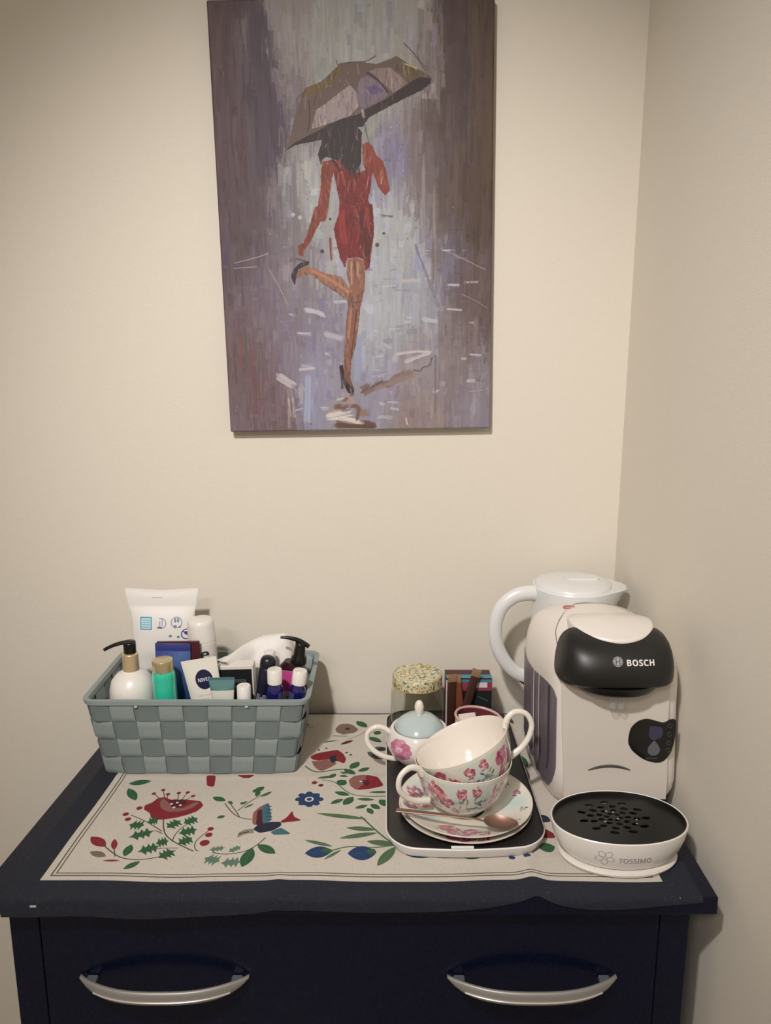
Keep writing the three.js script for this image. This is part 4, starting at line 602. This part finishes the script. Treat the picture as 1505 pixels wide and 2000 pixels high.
{ // box of drink sticks
  const b = thing('drink_box', 'dark maroon carton with a pink and teal top holding brown drink sticks', 'box', [0.1300, TF, 0.074]);
  const face = canvas(512, 640, (c, w, h) => {
    c.fillStyle = '#2a1719'; c.fillRect(0, 0, w, h); c.fillStyle = '#17201f'; c.beginPath(); c.ellipse(380, 250, 150, 170, 0, 0, 7); c.fill(); c.fillStyle = '#8d3d50'; c.fillRect(0, 0, w, 128); c.fillStyle = '#d9cfd0'; c.fillRect(330, 30, 130, 62); c.fillStyle = '#cf95a0'; for (let i = 0; i < 5; i++) c.fillRect(20 + i * 30, 34 + (i % 2) * 16, 20, 62);
    c.fillStyle = '#3b8793'; c.fillRect(0, 0, w, 26); c.strokeStyle = '#6b7a78'; c.lineWidth = 6; c.beginPath(); c.moveTo(360, 200); c.lineTo(470, 250); c.stroke();
    c.fillStyle = '#d8ced0'; c.font = 'italic bold 92px serif'; c.fillText('Inst', 300, 400); c.fillStyle = '#6a2630'; c.fillRect(0, 440, w, 200); });
  part('carton', box(0.0710, 0.090, 0.038, 0, 0.045, 0, 0.0006), std('#4a1c24', 0.5), b);
  part('front_label', uvPlane(0.0700, 0.0895, 0, 0.0449, 0.0192), std('#ffffff', 0.45, { map: face }), b, 'printed front with white script');
  part('flap', box(0.0705, 0.0012, 0.012, 0, 0.0912, 0.010, 0.0003), std('#3f8c98', 0.5), b, 'teal open flap');
  part('side_edge', box(0.0022, 0.089, 0.0012, -0.0352, 0.0449, 0.0198, 0.0003), std('#cdbfc0', 0.5), b, 'pale folded edge');
}
{
  const stick = upright([[0, 0.0062, 0.0005, 4], [0.006, 0.0064, 0.0012, 3], [0.02, 0.0064, 0.0026, 2.4], [0.07, 0.0064, 0.0026, 2.4], [0.086, 0.0064, 0.0012, 3], [0.092, 0.0064, 0.0005, 4]], null, 24), tip = upright([[0, 0.0066, 0.0005, 4], [0.006, 0.0067, 0.0009, 4], [0.013, 0.0074, 0.0005, 4, 0, 0.001]], null, 24);
  const brown = std('#3a2218', 0.4), kraft = std('#8a6b4f', 0.6), rust = std('#6d3a22', 0.45);
  const add = (label, at, turn, m) => { const s = thing('drink_stick', label, 'sachet', at, turn, 'brown drink sticks by the carton'); part('wrapper', stick, m, s); const t = part('torn_end', tip, kraft, s, 'kraft brown end'); t.position.y = 0.0895; return s; };
  add('tallest brown drink stick leaning right in front of the carton', [0.1125, TF + 0.012, 0.1105], [rad(-5), 0, rad(-16)], brown);
  add('brown drink stick standing upright at the left of the carton', [0.1015, TF - 0.001, 0.1035], [rad(-1), rad(10), rad(-1)], brown);
  add('rust brown drink stick leaning left between the other two', [0.1215, TF - 0.003, 0.1030], [rad(-2), rad(-8), rad(7)], rust);
}

// ---------------------------------------------------------------- kettle in the corner
{
  const k = thing('kettle', 'white plastic jug kettle with a loop handle, in the corner behind the coffee machine', 'kettle', [0.286, T, 0.0815]);
  const body = phys('#dfe0df', 0.28, { clearcoat: 0.5, clearcoatRoughness: 0.15 });
  part('power_base', lathe([[0, 0], [0.066, 0], [0.069, 0.003], [0.069, 0.012], [0.064, 0.017], [0, 0.018]], 72), body, k);
  const rings = [];
  for (const [y, r, lip] of [[0.0185, 0.060, 0], [0.022, 0.0645, 0], [0.04, 0.0665, 0], [0.12, 0.0635, 0], [0.19, 0.0605, 0], [0.22, 0.0605, 0.006], [0.238, 0.0615, 0.014], [0.2445, 0.0618, 0.0185], [0.2465, 0.0605, 0.018]]) rings.push(Array.from({ length: 96 }, (_, j) => { const a = j / 96 * 2 * PI, d = Math.atan2(Math.sin(a - 0.12), Math.cos(a - 0.12)), q = r + lip * Math.exp(-((d / 0.42) ** 2)); return new THREE.Vector3(Math.cos(a) * q, y, Math.sin(a) * q); }));
  part('body', loft(rings, { crease: 0.5 }), body, k);
  const lid = part('lid', lathe([[0.0575, 0.2455], [0.0570, 0.2490], [0.054, 0.2515], [0.04, 0.2545], [0.02, 0.2558], [0, 0.2560]], 72), body, k);
  part('lid_tab', slab([[-0.020, -0.010], [0.020, -0.010], [0.024, 0], [0.020, 0.010], [-0.020, 0.010], [-0.024, 0]], 0.0025, 0.0008, true).rotateX(-PI / 2).translate(0.012, 0.2552, 0), body, lid);
  part('handle', limb([[-0.048, 0.232, 0.008], [-0.063, 0.235, 0.009], [-0.088, 0.231, 0.010], [-0.109, 0.214, 0.011], [-0.118, 0.186, 0.0115], [-0.1155, 0.155, 0.0115], [-0.103, 0.127, 0.011], [-0.086, 0.108, 0.010], [-0.0635, 0.097, 0.009]], (t) => lerp(0.0125, 0.0112, t) * (1 - 0.12 * Math.sin(PI * t)), 64, 18, 0.8), body, k);
  part('switch', box(0.012, 0.006, 0.012, 0, 0, 0, 0.002).rotateZ(rad(-40)).translate(-0.074, 0.0935, 0.010), blackPlastic, k, 'small dark switch under the handle');
}

// ---------------------------------------------------------------- pod coffee machine
{
  const m = thing('coffee_machine', 'white pod coffee machine with a black brewing head and round drip tray', 'coffee machine', [0, 0, 0]);
  const shell = phys('#e3dcd4', 0.34, { clearcoat: 0.35, clearcoatRoughness: 0.3 }), panelMat = std('#cfc8bf', 0.5), black = phys('#191816', 0.42), gloss = phys('#08080a', 0.25, { clearcoat: 0.3, clearcoatRoughness: 0.1 });
  const TOP = 1.0565;
  // half-extents of the body at height y, and how its left flank runs back
  const flank = (z) => 0.1945 + (z - 0.155) * 0.145, right = (z) => 0.3795 - (0.3 - z) * 0.03;
  const ext = (y) => {
    let w = 1, zb = 0.150, zf = 0.3105, dx = 0;
    if (y < 0.85) { const t = (0.85 - y) / 0.05; w = 1 - 0.16 * t ** 2.6; zf -= 0.030 * t ** 2.4; zb += 0.004 * t; dx = 0; }
    if (y > 0.972) { const t = Math.min(1, (y - 0.972) / (TOP - 0.972)); w = Math.pow(Math.max(1 - t ** 2.5, 0), 0.43); zf -= 0.004 * smooth(1.0, 1.03, y) + 0.050 * t ** 5; zb += 0.055 * Math.max(0, (t - 0.45) / 0.55) ** 3.2; dx = -0.008 * t ** 2; }
    const lean = smooth(0.98, 0.82, y);
    return { w, zb, zf, dx, lean };
  };
  const N = 5.4, bodyRing = (y, grow = 0, count = 96) => {
    const { w, zb, zf, dx, lean } = ext(y), nn = lerp(N, 3.2, smooth(1.02, TOP, y));
    return Array.from({ length: count }, (_, j) => {
      const t = j / count * 2 * PI, a = sgnpow(Math.cos(t), 2 / nn), b = sgnpow(Math.sin(t), 2 / nn), z = lerp(zb - grow, zf + grow, (b + 1) / 2), xl = flank(z), xr = right(z), cx = (xl + xr) / 2;
      return new THREE.Vector3(cx + dx + lean * lerp(0.0035, 0.006, (a + 1) / 2) + a * ((xr - xl) / 2 * w + grow), y, z);
    });
  };
  const ys = [CT, CT + 0.002, 0.806, 0.812, 0.82, 0.83, 0.845]; for (let y = 0.86; y < 0.972; y += 0.016) ys.push(y); for (let t = 0; t < 1; t += 0.05) ys.push(0.972 + (TOP - 0.972) * (1 - (1 - t) ** 1.5)); ys.push(TOP - 0.0002, TOP);
  part('body', loft(ys.map((y) => bodyRing(y)), { crease: 0.9 }), shell, m, 'glossy white body');
  const flankX = (y, z) => { const r = bodyRing(y, 0, 240); let best = 0, bd = 9; for (const p of r) if (p.x < 0.27 && Math.abs(p.z - z) < bd) { bd = Math.abs(p.z - z); best = p.x; } return best; };
  const roofY = (x, z) => { let y = 0.98; for (; y < TOP; y += 0.0005) { const r = bodyRing(y, 0, 64); let inside = false; for (let i = 0, j = 63; i < 64; j = i++) if (r[i].z > z !== r[j].z > z && x < (r[j].x - r[i].x) * (z - r[i].z) / (r[j].z - r[i].z) + r[i].x) inside = !inside; if (!inside) break; } return y; };
  { // water tank let into the left flank
    const table = (T2, z) => { let i = 0; while (i < T2.length - 2 && T2[i + 1][0] < z) i++; const [a, b] = [T2[i], T2[i + 1]]; return lerp(a[1], b[1], clamp((z - a[0]) / (b[0] - a[0]), 0, 1)); };
    const HIGH = [[0.153, 0.979], [0.172, 0.978], [0.185, 0.9725], [0.20, 0.9685], [0.22, 0.9672], [0.24, 0.9692], [0.26, 0.9718], [0.276, 0.9725], [0.286, 0.9705], [0.2915, 0.9665], [0.295, 0.958]], LOW = [[0.153, 0.859], [0.175, 0.8555], [0.195, 0.8495], [0.215, 0.8400], [0.23, 0.8300], [0.242, 0.8228], [0.256, 0.8195], [0.268, 0.8212], [0.279, 0.8270], [0.287, 0.8360], [0.2925, 0.8480], [0.295, 0.862]];
    const rows = 26, cols = 40, skin = (off) => { const g = []; for (let i = 0; i <= rows; i++) for (let j = 0; j <= cols; j++) { const s = j / cols, z = lerp(0.1535, 0.295, (1 - Math.cos(PI * s)) / 2 * 0.35 + s * 0.65), y = lerp(table(LOW, z), table(HIGH, z), i / rows); g.push(new THREE.Vector3(flankX(y, z) - off, y, z)); } return g; };
    const out = skin(0.0011), inn = skin(-0.003), pos = [], idx = [], c1 = cols + 1; for (const v of [...out, ...inn]) pos.push(v.x, v.y, v.z);
    const M0 = out.length; for (let i = 0; i < rows; i++) for (let j = 0; j < cols; j++) { const a = i * c1 + j; idx.push(a, a + 1, a + c1 + 1, a, a + c1 + 1, a + c1); idx.push(M0 + a, M0 + a + c1 + 1, M0 + a + 1, M0 + a, M0 + a + c1, M0 + a + c1 + 1); }
    const rim = []; for (let j = 0; j <= cols; j++) rim.push(j); for (let i = 1; i <= rows; i++) rim.push(i * c1 + cols); for (let j = cols - 1; j >= 0; j--) rim.push(rows * c1 + j); for (let i = rows - 1; i > 0; i--) rim.push(i * c1);
    rim.forEach((a, k) => { const b = rim[(k + 1) % rim.length]; idx.push(a, M0 + a, b, b, M0 + a, M0 + b); });
    const g = new THREE.BufferGeometry(); g.setAttribute('position', new THREE.Float32BufferAttribute(pos, 3)); g.setIndex(idx);
    const tank = part('water_tank', creased(g, 0.8), phys('#6a616b', 0.34, { clearcoat: 0.25, clearcoatRoughness: 0.25 }), m, 'smoky purple-grey water tank');
    part('tank_rib', tube([0.970, 0.94, 0.90, 0.87, 0.85].map((y) => [flankX(y, 0.281) - 0.0010, y, 0.281 - (y < 0.86 ? 0.004 : 0)]), 0.0016, 40, 8), std('#3a3338', 0.3), tank, 'darker upright rib');
  }
  { // flat front panel with its finger slot
    const X0 = 0.2285, X1 = 0.3615, shear = (y) => 0.012 * smooth(0.98, 0.82, y), pts = []; const rc = 0.004;
    for (const [x, y] of [[X0, 0.826], [X0, 0.86], [X0 - 0.001, 0.92], [X0 - 0.002, 0.985], [X0, 0.99], [X1, 0.99], [X1, 0.92], [X1, 0.86], [X1 - 0.001, 0.826]]) pts.push([x - 0.004 + shear(y) * 0.6, y]);
    part('front_panel', slab(pts, 0.0016, 0.0005).translate(0, 0, 0.3100), panelMat, m, 'matt off-white front panel');
    const arc = []; for (let i = 0; i <= 20; i++) { const t = i / 20 * 2 - 1; arc.push([0.2882 + t * 0.0272, 0.8735 - 0.0062 * t * t, 0.3122]); }
    part('finger_slot', limb(arc, (t) => 0.0019 * Math.pow(Math.sin(PI * clamp(t, 0.02, 0.98)), 0.4), 40, 10, 0.9), std('#4a443f', 0.7), m, 'dark curved finger slot');
  }
  { // brewing head
    const headRows = [[0.9915, 0.0700, 0.334], [0.9922, 0.0714, 0.3395], [0.9960, 0.0721, 0.3450], [1.004, 0.0722, 0.3475], [1.013, 0.0720, 0.3475], [1.022, 0.0710, 0.3450], [1.031, 0.0694, 0.3400], [1.039, 0.0668, 0.3325], [1.0455, 0.0628, 0.3220], [1.050, 0.0565, 0.309], [1.0530, 0.047, 0.297]];
    const CX = 0.2892, ZB = 0.285, nF = 3.5;
    const ring = ([y, w, zf]) => { const r = []; for (let j = 0; j <= 60; j++) { const t = j / 60 * PI; r.push(new THREE.Vector3(CX + w * sgnpow(Math.cos(t), 2 / nF), y, ZB + (zf - ZB) * sgnpow(Math.sin(t), 2 / nF))); } for (let j = 1; j < 12; j++) r.push(new THREE.Vector3(CX + w * (-1 + j / 6), y, ZB)); return r; };
    const headZ = (x, y) => { let i = 0; while (i < headRows.length - 2 && headRows[i + 1][0] < y) i++; const [a, b] = [headRows[i], headRows[i + 1]], t = clamp((y - a[0]) / (b[0] - a[0]), 0, 1), w = lerp(a[1], b[1], t), zf = lerp(a[2], b[2], t), u = clamp(Math.abs(x - CX) / w, 0, 0.999); return ZB + (zf - ZB) * Math.pow(1 - Math.pow(u, nF), 1 / nF); };
    const head = part('brewing_head', loft(headRows.map(ring), { crease: 0.6 }), black, m, 'black curved brewing head');
    const silver = phys('#c9c9cb', 0.3, { metalness: 0.6 });
    const bx = 0.2812, by = 1.0270;
    const badge = part('badge', new THREE.CylinderGeometry(0.0061, 0.0061, 0.0012, 40).rotateX(PI / 2).rotateX(rad(-22)).translate(bx, by + 0.0015, headZ(bx, by + 0.0015) + 0.0002), silver, head, 'round silver badge');
    part('emblem', mergeGeometries([new THREE.TorusGeometry(0.0051, 0.0005, 6, 32), box(0.0012, 0.0074, 0.0008, -0.0022, 0, 0), box(0.0012, 0.0074, 0.0008, 0.0022, 0, 0), box(0.0044, 0.0012, 0.0008)]).rotateX(rad(-22)).translate(bx, by + 0.0017, headZ(bx, by + 0.0017) + 0.0007), std('#55565a', 0.5), badge);
    part('lettering', letters('BOSCH', 0.0066, 0.2912, 1.0240, headZ, FONT, 0.0006, 1.18), std('#dcdad6', 0.45), head, 'pale raised capital letters');
    part('outlet_disc', loft([[0.9780, 0.030, 0.022], [0.9790, 0.040, 0.030], [0.9820, 0.0475, 0.0365], [0.986, 0.0510, 0.0395], [0.9935, 0.0535, 0.041]].map(([y, a, d]) => oval(0.2892, y, 0.306, a, d, 2.2, 56)), { crease: 0.8 }), phys('#121110', 0.3), head, 'black disc under the head');
    const clear = phys('#f0f0f0', 0.08, { transmission: 0.85, thickness: 0 });
    part('outlet_spout', mergeGeometries([lathe([[0.0054, 0.980], [0.0050, 0.9635], [0.0040, 0.9605], [0.0034, 0.9605]], 24).translate(0.2830, 0, 0.327), lathe([[0.0054, 0.980], [0.0050, 0.9635], [0.0040, 0.9605], [0.0034, 0.9605]], 24).translate(0.2932, 0, 0.327)]), clear, head, 'clear twin spout');
    // white opening lever over the head
    const leverY = (x, z) => 1.0592 - 1.5 * (x - 0.2888) ** 2 - 0.0008 * smooth(0.26, 0.23, z) - 0.0145 * smooth(0.262, 0.345, z) ** 1.2; const rows = []; const LC = [0.2905, 0.267];
    for (let i = 0; i <= 12; i++) { const t = i / 12, k = Math.sqrt(Math.max(0, 1 - t ** 2.2)); rows.push(Array.from({ length: 72 }, (_, j) => { const a = j / 72 * 2 * PI, x = LC[0] + Math.cos(a) * 0.0535 * k, z = LC[1] + Math.sin(a) * 0.0565 * k; return new THREE.Vector3(x, leverY(x, z) + 0.0012 - 0.0055 * smooth(0.268, 0.225, z) - 0.0022 * (1 - smooth(0, 0.3, t)), z); })); }
    part('lever', loft([Array.from({ length: 72 }, (_, j) => rows[0][j].clone().setY(rows[0][j].y - 0.0075)), ...rows], { crease: 0.9 }), shell, m, 'pale smooth opening lever');
    // seam of the hinged head on the roof
    const seam = [[0.2215, 0.284], [0.2225, 0.270], [0.2245, 0.252], [0.235, 0.232], [0.262, 0.2] , [0.290, 0.196], [0.318, 0.2], [0.340, 0.226], [0.349, 0.262]].map(([x, z]) => [x, roofY(x, z) - 0.0002, z]);
    part('seam', tube(seam, 0.0007, 60, 6), std('#7d756c', 0.7), m, 'fine seam of the hinged head');
    const oy = roofY(0.250, 0.212); part('oval_mark', new THREE.TorusGeometry(0.0075, 0.0011, 8, 32).scale(1, 0.42, 1).rotateX(-PI / 2).rotateX(rad(12)).translate(0.250, oy + 0.0008, 0.212), std('#b0706a', 0.5), m, 'small pale red oval mark');
  }
  { // control display
    const pts = [[0.3075, 0.912], [0.310, 0.926], [0.3185, 0.9355], [0.329, 0.9385], [0.340, 0.9360], [0.350, 0.9335], [0.3575, 0.9368], [0.3645, 0.9375], [0.3660, 0.930], [0.3655, 0.910], [0.3620, 0.893], [0.3540, 0.8815], [0.3440, 0.879], [0.3290, 0.8835], [0.3150, 0.894], [0.3085, 0.904]];
    const disp = part('display', slab(pts.map(([x, y]) => [x + 0.003, y]), 0.0012, 0.0006, true).translate(0, 0, 0.3113), gloss, m, 'glossy black control display');
    const dim = std('#5d6066', 0.5), lilac = std('#3c3752', 0.5);
    part('icon', slab([[0.334, 0.9295], [0.349, 0.9275], [0.350, 0.916], [0.344, 0.9115], [0.338, 0.911], [0.3335, 0.917]], 0.0004, 0, true).translate(0.002, 0, 0.3132), lilac, disp, 'dim violet icon');
    part('icon', slab([[0.341, 0.9095], [0.3465, 0.902], [0.3485, 0.895], [0.3445, 0.8895], [0.3385, 0.889], [0.3335, 0.893], [0.3335, 0.900], [0.338, 0.907]], 0.0004, 0, true).translate(0.0025, 0, 0.3132), dim, disp, 'dim grey pod icon');
    for (const y of [0.930, 0.918, 0.906, 0.896]) part('icon', new THREE.TorusGeometry(0.0026, 0.0005, 6, 20).translate(0.3615, y, 0.3132), std('#3c4044', 0.5), disp);
    part('icon', box(0.014, 0.0012, 0.0004, 0.341, 0.885, 0.3134), std('#41464a', 0.5), disp);
  }
  { // drip tray
    const C = [0.2805, 0.387];
    const egg = (y, a, f, bk) => Array.from({ length: 96 }, (_, j) => { const t = j / 96 * 2 * PI, s = Math.sin(t); return new THREE.Vector3(C[0] + a * sgnpow(Math.cos(t), 0.96), y, C[1] + (s > 0 ? f : bk) * sgnpow(s, 0.96)); });
    const foot = part('drip_base', loft([egg(0.8022, 0.066, 0.046, 0.075), egg(0.8030, 0.0695, 0.0505, 0.078), egg(0.8058, 0.071, 0.0515, 0.078), egg(0.8080, 0.0695, 0.0505, 0.078), egg(0.8086, 0.064, 0.045, 0.076)], { crease: 0.7 }), shell, m);
    const rowsB = [[0.8102, 0.060, 0.041, 0.050], [0.8108, 0.066, 0.0465, 0.054], [0.8200, 0.0735, 0.0505, 0.0575], [0.8320, 0.0785, 0.0525, 0.0595], [0.8445, 0.0812, 0.0538, 0.0605], [0.8468, 0.0812, 0.0538, 0.0605], [0.8478, 0.0802, 0.0528, 0.0595], [0.8472, 0.0792, 0.0518, 0.0585]];
    const bowl = part('drip_bowl', loft(rowsB.map((r) => egg(...r)), { caps: true, crease: 0.7 }).clone(), phys('#e6e2dc', 0.34, { clearcoat: 0.3, clearcoatRoughness: 0.3 }), m, 'white drip bowl');
    bowl.geometry.dispose(); bowl.geometry = loft([...rowsB.map((r) => egg(...r)), egg(0.836, 0.077, 0.050, 0.0565), egg(0.829, 0.072, 0.046, 0.052)], { crease: 0.7 });
    const bowlZ = (x, y) => { let i = 0; while (i < 5 && rowsB[i + 1][0] < y) i++; const t = clamp((y - rowsB[i][0]) / (rowsB[i + 1][0] - rowsB[i][0]), 0, 1), a = lerp(rowsB[i][1], rowsB[i + 1][1], t), f = lerp(rowsB[i][2], rowsB[i + 1][2], t); const cu = clamp(Math.abs(x - C[0]) / a, 0, 0.98), th = Math.acos(Math.pow(cu, 1 / 0.96)); return C[1] + f * Math.pow(Math.sin(th), 0.96); };
    part('liner', loft([egg(0.8366, 0.0765, 0.0495, 0.056), egg(0.8474, 0.0790, 0.0516, 0.0583), egg(0.8470, 0.0775, 0.0502, 0.0568), egg(0.8385, 0.0755, 0.0487, 0.0552)], { caps: false, crease: 0.5 }), phys('#131210', 0.35), bowl, 'black inner wall');
    const s = new THREE.Shape(egg(0, 0.0772, 0.0500, 0.0566).map((p) => new THREE.Vector2(p.x, -p.z)));
    const hole = (x, z, a, b, turn) => { const h = new THREE.Path(); h.absellipse(x, -z, a, b, 0, 2 * PI, true, turn); s.holes.push(h); };
    const HC = [C[0] - 0.003, C[1] - 0.010];
    for (const [n, d, a, b, ph] of [[6, 0.0080, 0.0033, 0.0023, 0.2], [9, 0.0165, 0.0040, 0.0027, 0], [12, 0.0265, 0.0048, 0.0029, 0.15], [11, 0.0370, 0.0056, 0.0031, 0.05]]) for (let i = 0; i < n; i++) { const t = i / n * 2 * PI + ph; hole(HC[0] + Math.cos(t) * d * 1.05, HC[1] + Math.sin(t) * d * 0.86, a, b, 0.25 * Math.sin(3 * t)); }
    part('grille', new THREE.ExtrudeGeometry(s, { depth: 0.0016, bevelEnabled: false, curveSegments: 12 }).rotateX(-PI / 2).translate(0, 0.8405, 0), phys('#1c1b18', 0.4), bowl, 'black pierced grille');
    part('bowl_floor', loft([egg(0.8296, 0.071, 0.045, 0.051), egg(0.8302, 0.070, 0.044, 0.050)]), std('#0d0c0b', 0.35), bowl);
    const drop = (x, z) => { const g = new THREE.SphereGeometry(0.0016, 14, 10).scale(1, 0.45, 0.8); g.translate(HC[0] + x, 0.8424, HC[1] + z); return g; };
    for (const [x, z] of [[-0.006, -0.012], [0.002, -0.010], [0.004, 0.004], [-0.013, 0.010], [0.026, 0.006], [0.024, 0.014]]) part('drop_glint', drop(x, z), phys('#8d908c', 0.08, { clearcoat: 1 }), bowl);  // drops of water with their glint put into the grey
    const gray = std('#8f8983', 0.5); part('lettering', letters('TOSSIMO', 0.0064, 0.2672, 0.8225, (x, y) => bowlZ(x, y), THIN, 0.0004, 1.02), gray, bowl, 'thin grey capital letters');
    const petals = []; for (let i = 0; i < 5; i++) { const a = PI / 2 + i * 2 * PI / 5 + 0.62; petals.push(new THREE.TorusGeometry(0.0037, 0.0003, 6, 24).scale(1.15, 0.9, 1).rotateZ(a).translate(0.2520 + Math.cos(a) * 0.0064, 0.8280 + Math.sin(a) * 0.0058, 0)); }
    const pg = mergeGeometries(petals), pp = pg.attributes.position; for (let i = 0; i < pp.count; i++) pp.setZ(i, pp.getZ(i) * 0.5 + bowlZ(pp.getX(i), pp.getY(i)) + 0.0001);
    part('flower_mark', pg, gray, bowl, 'thin grey flower outline');
  }
}

scene.traverse((o) => { if (o.isMesh) { o.castShadow = true; o.receiveShadow = true; } });
renderer.render(scene, camera);
